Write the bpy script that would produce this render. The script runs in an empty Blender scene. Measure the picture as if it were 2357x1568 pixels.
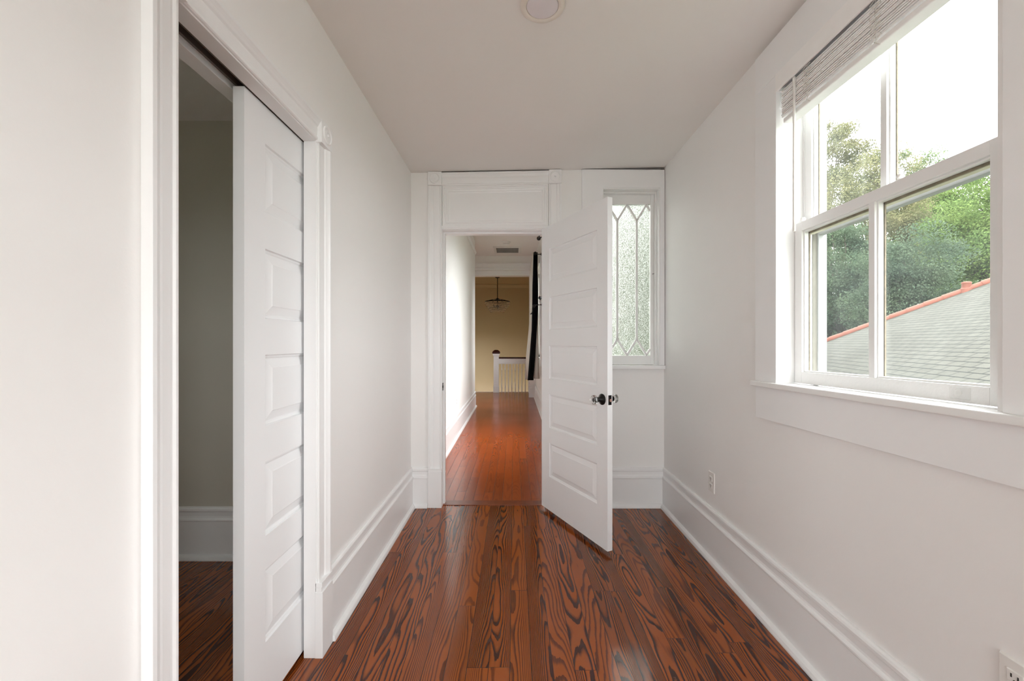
import bpy, math, random
import numpy as np
from mathutils import Vector, Matrix

random.seed(7)
RNG = np.random.default_rng(11)
SC = bpy.context.scene
COL = SC.collection
PI = math.pi

# ------------------------------------------------------------------ camera
F_PX, W_PX, H_PX = 960.0, 2357.0, 1568.0
CAM_Z = 1.215
cam_d = bpy.data.cameras.new('camera')
cam_d.sensor_fit = 'HORIZONTAL'
cam_d.sensor_width = 36.0
cam_d.lens = 36.0 * F_PX / W_PX
cam_d.shift_x = -(1184.0 - W_PX / 2) / W_PX
cam_d.shift_y = (790.0 - H_PX / 2) / W_PX
cam_d.clip_start = 0.02
cam_d.clip_end = 300
cam = bpy.data.objects.new('camera', cam_d)
COL.objects.link(cam)
cam.location = (0, 0, CAM_Z)
cam.rotation_euler = (PI / 2, 0, 0)
SC.camera = cam

# ------------------------------------------------------------------ helpers
class MB:
    """collects polygons, builds one mesh object"""
    def __init__(self):
        self.v, self.f, self.m = [], [], []
        self.mi = 0

    def add(self, verts, faces):
        o = len(self.v)
        self.v += [tuple(p) for p in verts]
        for fc in faces:
            self.f.append(tuple(i + o for i in fc))
            self.m.append(self.mi)
        return self

    def box(self, x0, x1, y0, y1, z0, z1):
        x0, x1 = min(x0, x1), max(x0, x1)
        y0, y1 = min(y0, y1), max(y0, y1)
        z0, z1 = min(z0, z1), max(z0, z1)
        v = [(x0, y0, z0), (x1, y0, z0), (x1, y1, z0), (x0, y1, z0),
             (x0, y0, z1), (x1, y0, z1), (x1, y1, z1), (x0, y1, z1)]
        f = [(0, 3, 2, 1), (4, 5, 6, 7), (0, 1, 5, 4), (1, 2, 6, 5), (2, 3, 7, 6), (3, 0, 4, 7)]
        return self.add(v, f)

    def hexa(self, bottom, top):
        """bottom/top: 4 points each (counter-clockwise seen from the top)"""
        v = list(bottom) + list(top)
        f = [(0, 3, 2, 1), (4, 5, 6, 7), (0, 1, 5, 4), (1, 2, 6, 5), (2, 3, 7, 6), (3, 0, 4, 7)]
        return self.add(v, f)

    def qxz(self, a, b, c, d, y0, y1):
        """quad a,b,c,d given as (x,z), counter-clockwise seen from -Y, given thickness y0 (front) to y1"""
        fr = [(p[0], y0, p[1]) for p in (a, b, c, d)]
        bk = [(p[0], y1, p[1]) for p in (a, b, c, d)]
        v = fr + bk
        f = [(0, 1, 2, 3), (7, 6, 5, 4), (0, 4, 5, 1), (1, 5, 6, 2), (2, 6, 7, 3), (3, 7, 4, 0)]
        return self.add(v, f)

    def rail(self, prof, p0, p1, out, up):
        """profile points (u along out, v along up) swept from p0 to p1; p0/p1 may carry other up vectors"""
        p0, p1, out, up = Vector(p0), Vector(p1), Vector(out), Vector(up)
        n = len(prof)
        a = [p0 + out * u + up * w for u, w in prof]
        b = [p1 + out * u + up * w for u, w in prof]
        f = [(i, (i + 1) % n, (i + 1) % n + n, i + n) for i in range(n)]
        f.append(tuple(range(n - 1, -1, -1)))
        f.append(tuple(range(n, 2 * n)))
        return self.add(a + b, f)

    def lathe(self, prof, seg=32, M=None, cap=True):
        """prof (radius, height) around local Z; M a Matrix"""
        M = M or Matrix.Identity(4)
        v, f = [], []
        for r, h in prof:
            for k in range(seg):
                t = 2 * PI * k / seg
                v.append(M @ Vector((r * math.cos(t), r * math.sin(t), h)))
        for i in range(len(prof) - 1):
            for k in range(seg):
                k2 = (k + 1) % seg
                f.append((i * seg + k, i * seg + k2, (i + 1) * seg + k2, (i + 1) * seg + k))
        if cap:
            f.append(tuple(range(seg - 1, -1, -1)))
            q = (len(prof) - 1) * seg
            f.append(tuple(range(q, q + seg)))
        return self.add(v, f)

    def tube(self, pts, r, seg=8, closed=False):
        pts = [Vector(p) for p in pts]
        n = len(pts)
        v, f = [], []
        ref = Vector((0.13, 0.31, 0.94))
        for i, p in enumerate(pts):
            a = pts[(i - 1) % n] if (closed or i > 0) else p
            b = pts[(i + 1) % n] if (closed or i < n - 1) else p
            t = (b - a).normalized()
            s = t.cross(ref)
            if s.length < 1e-3:
                s = t.cross(Vector((1, 0, 0)))
            s.normalize()
            q = s.cross(t)
            rr = r[i] if isinstance(r, (list, tuple)) else r
            for k in range(seg):
                w = 2 * PI * k / seg
                v.append(p + (s * math.cos(w) + q * math.sin(w)) * rr)
        m = n if closed else n - 1
        for i in range(m):
            i2 = (i + 1) % n
            for k in range(seg):
                k2 = (k + 1) % seg
                f.append((i * seg + k, i * seg + k2, i2 * seg + k2, i2 * seg + k))
        if not closed:
            f.append(tuple(range(seg - 1, -1, -1)))
            f.append(tuple((n - 1) * seg + k for k in range(seg)))
        return self.add(v, f)

    def sphere(self, c, r, seg=16, rings=10, sz=1.0):
        c = Vector(c)
        prof = []
        for i in range(1, rings):
            a = -PI / 2 + PI * i / rings
            prof.append((r * math.cos(a), r * math.sin(a) * sz))
        return self.lathe(prof, seg, Matrix.Translation(c))

    def map(self, fn):
        self.v = [tuple(fn(Vector(p))) for p in self.v]
        return self


def wloc(o):
    p = Vector((0, 0, 0))
    while o is not None:
        p += o.location
        o = o.parent
    return p


def mk(name, mb, mats, parent=None, smooth=False, bevel=0.0, origin=None, seg=2):
    """link the collected polygons as ONE mesh object"""
    if not isinstance(mats, (list, tuple)):
        mats = [mats]
    vs = np.array(mb.v, dtype=float)
    if parent is not None:
        org = wloc(parent)
    elif origin is not None:
        org = Vector(origin)
    else:
        lo, hi = vs.min(0), vs.max(0)
        org = Vector(((lo[0] + hi[0]) / 2, (lo[1] + hi[1]) / 2, lo[2]))
    vs = vs - np.array(org)
    me = bpy.data.meshes.new(name)
    me.from_pydata([tuple(p) for p in vs], [], mb.f)
    for m in mats:
        me.materials.append(m)
    if len(mats) > 1:
        me.polygons.foreach_set('material_index', mb.m)
    me.update()
    import bmesh
    bm = bmesh.new(); bm.from_mesh(me)
    bmesh.ops.recalc_face_normals(bm, faces=bm.faces)
    bm.to_mesh(me); bm.free()
    if smooth:
        me.polygons.foreach_set('use_smooth', [True] * len(me.polygons))
    o = bpy.data.objects.new(name, me)
    COL.objects.link(o)
    if parent is not None:
        o.parent = parent
    else:
        o.location = org
    if smooth == 'auto':
        md = o.modifiers.new('edges', 'EDGE_SPLIT'); md.split_angle = math.radians(38)
    if bevel > 0:
        b = o.modifiers.new('bevel', 'BEVEL')
        b.width = bevel; b.segments = seg; b.limit_method = 'ANGLE'; b.angle_limit = math.radians(40)
        b.harden_normals = False
    return o


def tag(o, label=None, cat=None, group=None, kind=None):
    if label: o['label'] = label
    if cat: o['category'] = cat
    if group: o['group'] = group
    if kind: o['kind'] = kind
    return o


def thing(name, loc, label, cat, group=None, kind=None):
    o = bpy.data.objects.new(name, None)
    o.empty_display_size = 0.1
    COL.objects.link(o)
    o.location = loc
    return tag(o, label, cat, group, kind)


def struct(name, mb, mat, label, cat, **kw):
    return tag(mk(name, mb, mat, **kw), label, cat, kind='structure')


# ------------------------------------------------------------------ materials
def new_mat(name):
    m = bpy.data.materials.new(name)
    m.use_nodes = True
    nt = m.node_tree
    nt.nodes.clear()
    out = nt.nodes.new('ShaderNodeOutputMaterial')
    return m, nt, out


def N(nt, t, **kw):
    n = nt.nodes.new(t)
    for k, v in kw.items():
        setattr(n, k, v)
    return n


def math_n(nt, op, a, b=None, c=None):
    n = N(nt, 'ShaderNodeMath', operation=op)
    for i, q in enumerate((a, b, c)):
        if q is None: continue
        if hasattr(q, 'links') or hasattr(q, 'is_linked'):
            nt.links.new(q, n.inputs[i])
        else:
            n.inputs[i].default_value = q
    return n.outputs[0]


def paint(name, col, rough=0.5, var=0.02, bump=0.02, scale=18.0, spec=0.5):
    """painted surface: slight tone variation and brush / roller texture"""
    m, nt, out = new_mat(name)
    p = N(nt, 'ShaderNodeBsdfPrincipled')
    g = N(nt, 'ShaderNodeNewGeometry')
    nz = N(nt, 'ShaderNodeTexNoise'); nz.inputs['Scale'].default_value = 2.3; nz.inputs['Detail'].default_value = 4
    nt.links.new(g.outputs['Position'], nz.inputs['Vector'])
    mx = N(nt, 'ShaderNodeMix', data_type='RGBA')
    c2 = [max(0, c * (1 - var * 2)) for c in col]
    mx.inputs['A'].default_value = (*col, 1); mx.inputs['B'].default_value = (*c2, 1)
    nt.links.new(nz.outputs['Fac'], mx.inputs['Factor'])
    nt.links.new(mx.outputs['Result'], p.inputs['Base Color'])
    p.inputs['Roughness'].default_value = rough
    p.inputs['Specular IOR Level'].default_value = spec
    if bump > 0:
        n2 = N(nt, 'ShaderNodeTexNoise'); n2.inputs['Scale'].default_value = scale * 8; n2.inputs['Detail'].default_value = 3
        nt.links.new(g.outputs['Position'], n2.inputs['Vector'])
        b = N(nt, 'ShaderNodeBump'); b.inputs['Strength'].default_value = bump; b.inputs['Distance'].default_value = 0.01
        nt.links.new(n2.outputs['Fac'], b.inputs['Height'])
        nt.links.new(b.outputs['Normal'], p.inputs['Normal'])
    nt.links.new(p.outputs[0], out.inputs[0])
    return m


def wood_floor(name, light, dark, plank, contrast=1.0, rough=0.16, seed=0.0, ring=13.0, gap=0.0016, joint=1.7):
    """flat-sawn boards running along Y with cathedral grain"""
    m, nt, out = new_mat(name)
    L = nt.links.new
    g = N(nt, 'ShaderNodeNewGeometry')
    sp = N(nt, 'ShaderNodeSeparateXYZ'); L(g.outputs['Position'], sp.inputs[0])
    X, Y = sp.outputs[0], sp.outputs[1]
    u = math_n(nt, 'DIVIDE', math_n(nt, 'ADD', X, 10.0 + seed), plank)
    idx = math_n(nt, 'FLOOR', u)
    fr = math_n(nt, 'FRACT', u)
    w1 = N(nt, 'ShaderNodeTexWhiteNoise', noise_dimensions='1D'); L(idx, w1.inputs['W'])
    yy = math_n(nt, 'ADD', Y, math_n(nt, 'MULTIPLY', w1.outputs['Value'], 7.0))
    jv = math_n(nt, 'DIVIDE', math_n(nt, 'ADD', yy, 20.0), joint)
    jdx = math_n(nt, 'FLOOR', jv)
    jfr = math_n(nt, 'FRACT', jv)
    w2 = N(nt, 'ShaderNodeTexWhiteNoise', noise_dimensions='2D')
    cb = N(nt, 'ShaderNodeCombineXYZ'); L(idx, cb.inputs[0]); L(jdx, cb.inputs[1])
    L(cb.outputs[0], w2.inputs['Vector'])
    r2 = w2.outputs['Value']
    sc = N(nt, 'ShaderNodeSeparateColor'); L(w2.outputs['Color'], sc.inputs[0])
    # cathedral rings: contour lines of a stretched noise
    cv = N(nt, 'ShaderNodeCombineXYZ')
    L(math_n(nt, 'MULTIPLY', X, 7.0), cv.inputs[0])
    L(math_n(nt, 'MULTIPLY', Y, 1.5), cv.inputs[1])
    L(math_n(nt, 'MULTIPLY', r2, 60.0), cv.inputs[2])
    n1 = N(nt, 'ShaderNodeTexNoise'); n1.inputs['Scale'].default_value = 1.0
    n1.inputs['Detail'].default_value = 2.0; n1.inputs['Roughness'].default_value = 0.40
    L(cv.outputs[0], n1.inputs['Vector'])
    # flat-sawn boards: the rings cut as stacked arches, centred anywhere on the board
    xc = math_n(nt, 'MULTIPLY', math_n(nt, 'ADD', math_n(nt, 'SUBTRACT', fr, 0.5), math_n(nt, 'MULTIPLY', math_n(nt, 'SUBTRACT', sc.outputs[1], 0.5), 1.1)), plank)
    arch = math_n(nt, 'MULTIPLY', math_n(nt, 'MULTIPLY', xc, xc), math_n(nt, 'ADD', math_n(nt, 'MULTIPLY', sc.outputs[0], 1400.0), 450.0))
    drift = math_n(nt, 'MULTIPLY', Y, math_n(nt, 'MULTIPLY', math_n(nt, 'SUBTRACT', sc.outputs[2], 0.5), 11.0))
    v = math_n(nt, 'ADD', math_n(nt, 'MULTIPLY', n1.outputs['Fac'], ring), math_n(nt, 'ADD', arch, drift))
    # fine wobble of the ring edges
    cw = N(nt, 'ShaderNodeCombineXYZ')
    L(math_n(nt, 'MULTIPLY', X, 160.0), cw.inputs[0]); L(math_n(nt, 'MULTIPLY', Y, 14.0), cw.inputs[1]); L(r2, cw.inputs[2])
    n2 = N(nt, 'ShaderNodeTexNoise'); n2.inputs['Scale'].default_value = 1.0; n2.inputs['Detail'].default_value = 3
    L(cw.outputs[0], n2.inputs['Vector'])
    v = math_n(nt, 'ADD', v, math_n(nt, 'MULTIPLY', n2.outputs['Fac'], 0.30))
    fv = math_n(nt, 'FRACT', v)
    rp = N(nt, 'ShaderNodeValToRGB')
    el = rp.color_ramp.elements
    el[0].position = 0.0; el[0].color = (0, 0, 0, 1)
    el[1].position = 1.0; el[1].color = (0, 0, 0, 1)
    for ps, vl in ((0.36, 0.05), (0.54, 0.40), (0.70, 0.95), (0.92, 1.0), (0.95, 0.08)):
        e = el.new(ps); e.color = (vl, vl, vl, 1)
    L(fv, rp.inputs[0])
    # fibres
    cf = N(nt, 'ShaderNodeCombineXYZ')
    L(math_n(nt, 'MULTIPLY', X, 420.0), cf.inputs[0]); L(math_n(nt, 'MULTIPLY', Y, 9.0), cf.inputs[1]); L(r2, cf.inputs[2])
    n3 = N(nt, 'ShaderNodeTexNoise'); n3.inputs['Scale'].default_value = 1.0; n3.inputs['Detail'].default_value = 2
    L(cf.outputs[0], n3.inputs['Vector'])
    # big soft colour patches
    n4 = N(nt, 'ShaderNodeTexNoise'); n4.inputs['Scale'].default_value = 2.2; n4.inputs['Detail'].default_value = 3
    L(g.outputs['Position'], n4.inputs['Vector'])
    fac = math_n(nt, 'MULTIPLY', rp.outputs['Color'], math_n(nt, 'MULTIPLY', math_n(nt, 'ADD', math_n(nt, 'MULTIPLY', w1.outputs['Value'], 0.55), 0.5), contrast))
    fac = math_n(nt, 'ADD', fac, math_n(nt, 'MULTIPLY', math_n(nt, 'SUBTRACT', n3.outputs['Fac'], 0.5), 0.45))
    fac = math_n(nt, 'ADD', fac, math_n(nt, 'MULTIPLY', math_n(nt, 'SUBTRACT', r2, 0.58), 0.7))
    fac = math_n(nt, 'ADD', fac, math_n(nt, 'MULTIPLY', math_n(nt, 'SUBTRACT', n4.outputs['Fac'], 0.5), 0.6))
    n = N(nt, 'ShaderNodeClamp'); L(fac, n.inputs[0]); fac = n.outputs[0]
    mx = N(nt, 'ShaderNodeMix', data_type='RGBA')
    mx.inputs['A'].default_value = (*light, 1); mx.inputs['B'].default_value = (*dark, 1)
    L(fac, mx.inputs['Factor'])
    # seams
    ga = gap / plank
    e1 = math_n(nt, 'LESS_THAN', fr, ga)
    e2 = math_n(nt, 'LESS_THAN', jfr, 0.0015 / joint)
    seam = math_n(nt, 'MAXIMUM', e1, e2)
    mx2 = N(nt, 'ShaderNodeMix', data_type='RGBA')
    L(mx.outputs['Result'], mx2.inputs['A']); mx2.inputs['B'].default_value = (0.006, 0.003, 0.002, 1)
    L(math_n(nt, 'MULTIPLY', seam, 0.85), mx2.inputs['Factor'])
    p = N(nt, 'ShaderNodeBsdfPrincipled')
    L(mx2.outputs['Result'], p.inputs['Base Color'])
    L(math_n(nt, 'ADD', math_n(nt, 'MULTIPLY', n4.outputs['Fac'], 0.12), rough - 0.06), p.inputs['Roughness'])
    p.inputs['Specular IOR Level'].default_value = 0.5
    # board crown + seams give the finish its ripple
    crown = math_n(nt, 'MULTIPLY', math_n(nt, 'ABSOLUTE', math_n(nt, 'SUBTRACT', fr, 0.5)), -0.0006)
    n5 = N(nt, 'ShaderNodeTexNoise'); n5.inputs['Scale'].default_value = 1.0; n5.inputs['Detail'].default_value = 2
    c5 = N(nt, 'ShaderNodeCombineXYZ')
    L(math_n(nt, 'MULTIPLY', X, 30.0), c5.inputs[0]); L(math_n(nt, 'MULTIPLY', Y, 6.0), c5.inputs[1])
    L(c5.outputs[0], n5.inputs['Vector'])
    hgt = math_n(nt, 'ADD', crown, math_n(nt, 'MULTIPLY', n5.outputs['Fac'], 0.0005))
    hgt = math_n(nt, 'SUBTRACT', hgt, math_n(nt, 'MULTIPLY', seam, 0.0008))
    bp = N(nt, 'ShaderNodeBump'); bp.inputs['Strength'].default_value = 0.7; bp.inputs['Distance'].default_value = 1.0
    L(hgt, bp.inputs['Height']); L(bp.outputs['Normal'], p.inputs['Normal'])
    L(p.outputs[0], out.inputs[0])
    return m


def simple(name, col, rough=0.4, metal=0.0, spec=0.5, var=0.15, scale=40.0):
    m, nt, out = new_mat(name)
    p = N(nt, 'ShaderNodeBsdfPrincipled')
    g = N(nt, 'ShaderNodeNewGeometry')
    nz = N(nt, 'ShaderNodeTexNoise'); nz.inputs['Scale'].default_value = scale; nz.inputs['Detail'].default_value = 3
    nt.links.new(g.outputs['Position'], nz.inputs['Vector'])
    mx = N(nt, 'ShaderNodeMix', data_type='RGBA')
    mx.inputs['A'].default_value = (*[c * (1 + var * .5) for c in col], 1)
    mx.inputs['B'].default_value = (*[c * (1 - var) for c in col], 1)
    nt.links.new(nz.outputs['Fac'], mx.inputs['Factor'])
    nt.links.new(mx.outputs['Result'], p.inputs['Base Color'])
    p.inputs['Roughness'].default_value = rough
    p.inputs['Metallic'].default_value = metal
    p.inputs['Specular IOR Level'].default_value = spec
    nt.links.new(p.outputs[0], out.inputs[0])
    return m


def pane_glass(name, tint=(0.97, 0.985, 0.98), dirt=0.012, dirt_col=(0.75, 0.82, 0.8)):
    """thin window pane: clear transmission, fresnel reflection, a film of dust"""
    m, nt, out = new_mat(name)
    L = nt.links.new
    tr = N(nt, 'ShaderNodeBsdfTransparent'); tr.inputs[0].default_value = (*tint, 1)
    gl = N(nt, 'ShaderNodeBsdfGlossy'); gl.inputs['Roughness'].default_value = 0.02
    fr = N(nt, 'ShaderNodeLayerWeight')
    ff = math_n(nt, 'ADD', math_n(nt, 'MULTIPLY', math_n(nt, 'POWER', fr.outputs['Facing'], 5.0), 0.5), 0.035)   # Schlick, half per face
    m1 = N(nt, 'ShaderNodeMixShader'); L(ff, m1.inputs[0]); L(tr.outputs[0], m1.inputs[1]); L(gl.outputs[0], m1.inputs[2])
    df = N(nt, 'ShaderNodeBsdfTranslucent'); df.inputs[0].default_value = (*dirt_col, 1)
    g = N(nt, 'ShaderNodeNewGeometry')
    nz = N(nt, 'ShaderNodeTexNoise'); nz.inputs['Scale'].default_value = 9; nz.inputs['Detail'].default_value = 6
    L(g.outputs['Position'], nz.inputs['Vector'])
    m2 = N(nt, 'ShaderNodeMixShader')
    L(math_n(nt, 'MULTIPLY', nz.outputs['Fac'], dirt * 2), m2.inputs[0])
    L(m1.outputs[0], m2.inputs[1]); L(df.outputs[0], m2.inputs[2])
    L(m2.outputs[0], out.inputs[0])
    return m


def obscure_glass(name):
    """old patterned privacy glass with a feathery relief"""
    m, nt, out = new_mat(name)
    L = nt.links.new
    g = N(nt, 'ShaderNodeNewGeometry')
    nz = N(nt, 'ShaderNodeTexNoise'); nz.inputs['Scale'].default_value = 42; nz.inputs['Detail'].default_value = 2
    nz.inputs['Distortion'].default_value = 1.6
    L(g.outputs['Position'], nz.inputs['Vector'])
    vo = N(nt, 'ShaderNodeTexNoise'); vo.inputs['Scale'].default_value = 120; vo.inputs['Detail'].default_value = 1
    vo.inputs['Distortion'].default_value = 2.5
    L(g.outputs['Position'], vo.inputs['Vector'])
    hg = math_n(nt, 'ADD', nz.outputs['Fac'], math_n(nt, 'MULTIPLY', vo.outputs['Fac'], 0.6))
    bp = N(nt, 'ShaderNodeBump'); bp.inputs['Strength'].default_value = 1.0; bp.inputs['Distance'].default_value = 0.0045
    L(hg, bp.inputs['Height'])
    gs = N(nt, 'ShaderNodeBsdfRefraction'); gs.inputs['IOR'].default_value = 1.3; gs.inputs['Roughness'].default_value = 0.12
    gs.inputs['Color'].default_value = (0.80, 0.815, 0.79, 1)
    L(bp.outputs['Normal'], gs.inputs['Normal'])
    gl = N(nt, 'ShaderNodeBsdfGlossy'); gl.inputs['Roughness'].default_value = 0.15
    L(bp.outputs['Normal'], gl.inputs['Normal'])
    tl = N(nt, 'ShaderNodeBsdfTranslucent'); tl.inputs['Color'].default_value = (0.86, 0.90, 0.87, 1)
    m0 = N(nt, 'ShaderNodeMixShader'); m0.inputs[0].default_value = 0.05
    L(gs.outputs[0], m0.inputs[1]); L(tl.outputs[0], m0.inputs[2])
    m1 = N(nt, 'ShaderNodeMixShader'); m1.inputs[0].default_value = 0.07
    L(m0.outputs[0], m1.inputs[1]); L(gl.outputs[0], m1.inputs[2])
    L(m1.outputs[0], out.inputs[0])
    return m


def leaf_mat(name, c1, c2):
    m, nt, out = new_mat(name)
    L = nt.links.new
    oi = N(nt, 'ShaderNodeNewGeometry')
    nz = N(nt, 'ShaderNodeTexNoise'); nz.inputs['Scale'].default_value = 0.9; nz.inputs['Detail'].default_value = 5
    L(oi.outputs['Position'], nz.inputs['Vector'])
    rp = N(nt, 'ShaderNodeMapRange'); rp.inputs['From Min'].default_value = 0.35; rp.inputs['From Max'].default_value = 0.65
    L(nz.outputs['Fac'], rp.inputs['Value'])
    mx = N(nt, 'ShaderNodeMix', data_type='RGBA')
    mx.inputs['A'].default_value = (*c1, 1); mx.inputs['B'].default_value = (*c2, 1)
    L(rp.outputs[0], mx.inputs['Factor'])
    d = N(nt, 'ShaderNodeBsdfDiffuse'); L(mx.outputs['Result'], d.inputs[0])
    t = N(nt, 'ShaderNodeBsdfTranslucent'); L(mx.outputs['Result'], t.inputs[0])
    ms = N(nt, 'ShaderNodeMixShader'); ms.inputs[0].default_value = 0.35
    L(d.outputs[0], ms.inputs[1]); L(t.outputs[0], ms.inputs[2])
    L(ms.outputs[0], out.inputs[0])
    return m


def shingle_mat(name):
    """asphalt shingles laid in courses, UV in metres"""
    m, nt, out = new_mat(name)
    L = nt.links.new
    uv = N(nt, 'ShaderNodeUVMap')
    br = N(nt, 'ShaderNodeTexBrick')
    br.inputs['Scale'].default_value = 1.0
    br.inputs['Brick Width'].default_value = 0.30
    br.inputs['Row Height'].default_value = 0.15
    br.inputs['Mortar Size'].default_value = 0.011
    br.inputs['Mortar Smooth'].default_value = 0.3
    br.inputs['Color1'].default_value = (0.068, 0.066, 0.054, 1)
    br.inputs['Color2'].default_value = (0.056, 0.0545, 0.044, 1)
    br.inputs['Mortar'].default_value = (0.004, 0.004, 0.0035, 1)
    L(uv.outputs[0], br.inputs['Vector'])
    nz = N(nt, 'ShaderNodeTexNoise'); nz.inputs['Scale'].default_value = 3; nz.inputs['Detail'].default_value = 6
    L(uv.outputs[0], nz.inputs['Vector'])
    mx = N(nt, 'ShaderNodeMix', data_type='RGBA', blend_type='MULTIPLY')
    L(br.outputs['Color'], mx.inputs['A'])
    rp = N(nt, 'ShaderNodeMapRange'); rp.inputs['To Min'].default_value = 0.75; rp.inputs['To Max'].default_value = 1.2
    L(nz.outputs['Fac'], rp.inputs['Value']); L(rp.outputs[0], mx.inputs['B']); mx.inputs['Factor'].default_value = 1
    d = N(nt, 'ShaderNodeBsdfPrincipled'); d.inputs['Roughness'].default_value = 0.9
    d.inputs['Specular IOR Level'].default_value = 0.2
    L(mx.outputs['Result'], d.inputs['Base Color'])
    L(d.outputs[0], out.inputs[0])
    return m


def crystal_mat(name, col=(1, 1, 1), rough=0.02):
    m, nt, out = new_mat(name)
    g = N(nt, 'ShaderNodeBsdfGlass'); g.inputs['IOR'].default_value = 1.5; g.inputs['Roughness'].default_value = rough
    g.inputs['Color'].default_value = (*col, 1)
    nt.links.new(g.outputs[0], out.inputs[0])
    return m


M_WALL = paint('wall_paint', (0.89, 0.874, 0.866), 0.5, 0.01, 0.03)
M_CEIL = paint('ceiling_paint', (0.86, 0.828, 0.806), 0.7, 0.01, 0.02)
M_TRIM = paint('trim_paint', (0.885, 0.88, 0.886), 0.32, 0.008, 0.015)
M_DOOR = paint('door_paint', (0.88, 0.885, 0.90), 0.34, 0.006, 0.015)
M_OLDTRIM = paint('old_window_paint', (0.88, 0.875, 0.868), 0.35, 0.02, 0.05, 10)
M_WORN = simple('bare_weathered_wood', (0.30, 0.235, 0.16), 0.85, var=0.7, scale=55)
M_AGED = simple('aged_cream_paint', (0.62, 0.56, 0.45), 0.7, var=0.25, scale=30)
M_OUTER = paint('weathered_outside_paint', (0.32, 0.32, 0.315), 0.6, 0.06, 0.05, 10)
M_STOP = simple('peeling_outside_paint', (0.17, 0.155, 0.125), 0.8, var=0.3, scale=30)
M_TAN = paint('tan_stair_paint', (0.56, 0.435, 0.285), 0.6, 0.02, 0.02)
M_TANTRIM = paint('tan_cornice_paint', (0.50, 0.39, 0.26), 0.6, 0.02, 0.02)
M_HALLW = paint('hall_wall_paint', (0.87, 0.855, 0.835), 0.5, 0.01, 0.02)
M_FLOOR = wood_floor('heart_pine_boards', (0.30, 0.070, 0.0100), (0.046, 0.0095, 0.0036), 0.0805, contrast=1.5, rough=0.12, ring=10.0, gap=0.0024)
M_FLOORH = wood_floor('hall_boards', (0.33, 0.064, 0.013), (0.15, 0.025, 0.007), 0.075, contrast=0.38, rough=0.2, seed=0.37, ring=9.0)
M_SADDLE = simple('threshold_wood', (0.22, 0.048, 0.014), 0.25, var=0.4, scale=20)
M_BLACK = simple('dark_bronze', (0.012, 0.011, 0.011), 0.32, 0.6, var=0.3)
M_BLACKC = simple('black_fabric', (0.0025, 0.0025, 0.003), 0.95, spec=0.1, var=0.2)
M_CURT = leaf_mat('white_curtain_fabric', (0.80, 0.755, 0.70), (0.78, 0.735, 0.68))
M_BRASS = simple('pinkish_brass', (0.62, 0.40, 0.34), 0.25, 1.0)
M_SLOT = simple('dark_slot', (0.02, 0.018, 0.016), 0.6)
M_PLASTIC = simple('white_plastic', (0.80, 0.78, 0.755), 0.35, var=0.02)
M_LENS = simple('frosted_lens', (0.78, 0.73, 0.76), 0.35, var=0.03)
M_RIM = simple('cream_metal_rim', (0.80, 0.735, 0.67), 0.5, var=0.03)
M_BLIND = simple('white_slat', (0.92, 0.905, 0.90), 0.38, var=0.03)
M_HEADRAIL = simple('grey_headrail', (0.46, 0.45, 0.47), 0.4, var=0.05)
M_CORD = simple('white_cord', (0.82, 0.79, 0.74), 0.8, var=0.05)
M_TRACK = simple('track_metal', (0.18, 0.15, 0.13), 0.5, 0.3)
M_GRILLE = simple('grey_grille', (0.30, 0.28, 0.275), 0.5, var=0.1)
M_MAHOG = simple('dark_mahogany', (0.050, 0.008, 0.006), 0.25, var=0.5, scale=14)
M_SHINGLE = shingle_mat('asphalt_shingles')
M_RIDGE = simple('terracotta_ridge', (0.18, 0.055, 0.033), 0.8, var=0.3, scale=12)
M_SIDING = simple('grey_siding', (0.14, 0.14, 0.13), 0.8, var=0.1)
M_GRASS = simple('grass', (0.05, 0.085, 0.022), 0.9, var=0.5, scale=2)
M_BARK = simple('bark', (0.055, 0.042, 0.03), 0.9, var=0.5, scale=15)
M_GLASS = pane_glass('window_glass')
M_OBSC = obscure_glass('obscure_glass')
M_CRYSTAL = crystal_mat('cut_glass')
def film(name, col, k):
    m, nt, out = new_mat(name)
    tr = N(nt, 'ShaderNodeBsdfTransparent'); p = N(nt, 'ShaderNodeBsdfPrincipled')
    p.inputs['Base Color'].default_value = (*col, 1); p.inputs['Roughness'].default_value = .2
    ms = N(nt, 'ShaderNodeMixShader'); ms.inputs[0].default_value = k
    nt.links.new(tr.outputs[0], ms.inputs[1]); nt.links.new(p.outputs[0], ms.inputs[2]); nt.links.new(ms.outputs[0], out.inputs[0])
    return m
M_CLEARPL = film('clear_plastic', (0.88, 0.875, 0.86), .16)

# ------------------------------------------------------------------ main dimensions
XL, XR = -0.768, 1.112          # left and right wall faces
YB = 3.10                       # back wall face
WB = 0.13                       # back wall thickness
YF = -3.0                       # wall behind the camera
ZC0, ZC1 = 2.480, 2.515         # the old ceiling runs out of level
def zceil(x): return ZC0 + (ZC1 - ZC0) * (x - XL) / (XR - XL)
HX0, HX1 = -0.755, 0.47         # hall wall faces
HZ = 3.17                       # hall ceiling
HY_END = 8.0

# pocket door opening in the left wall
PY0, PY1, PZ = 0.945, 1.607, 1.993
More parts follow.
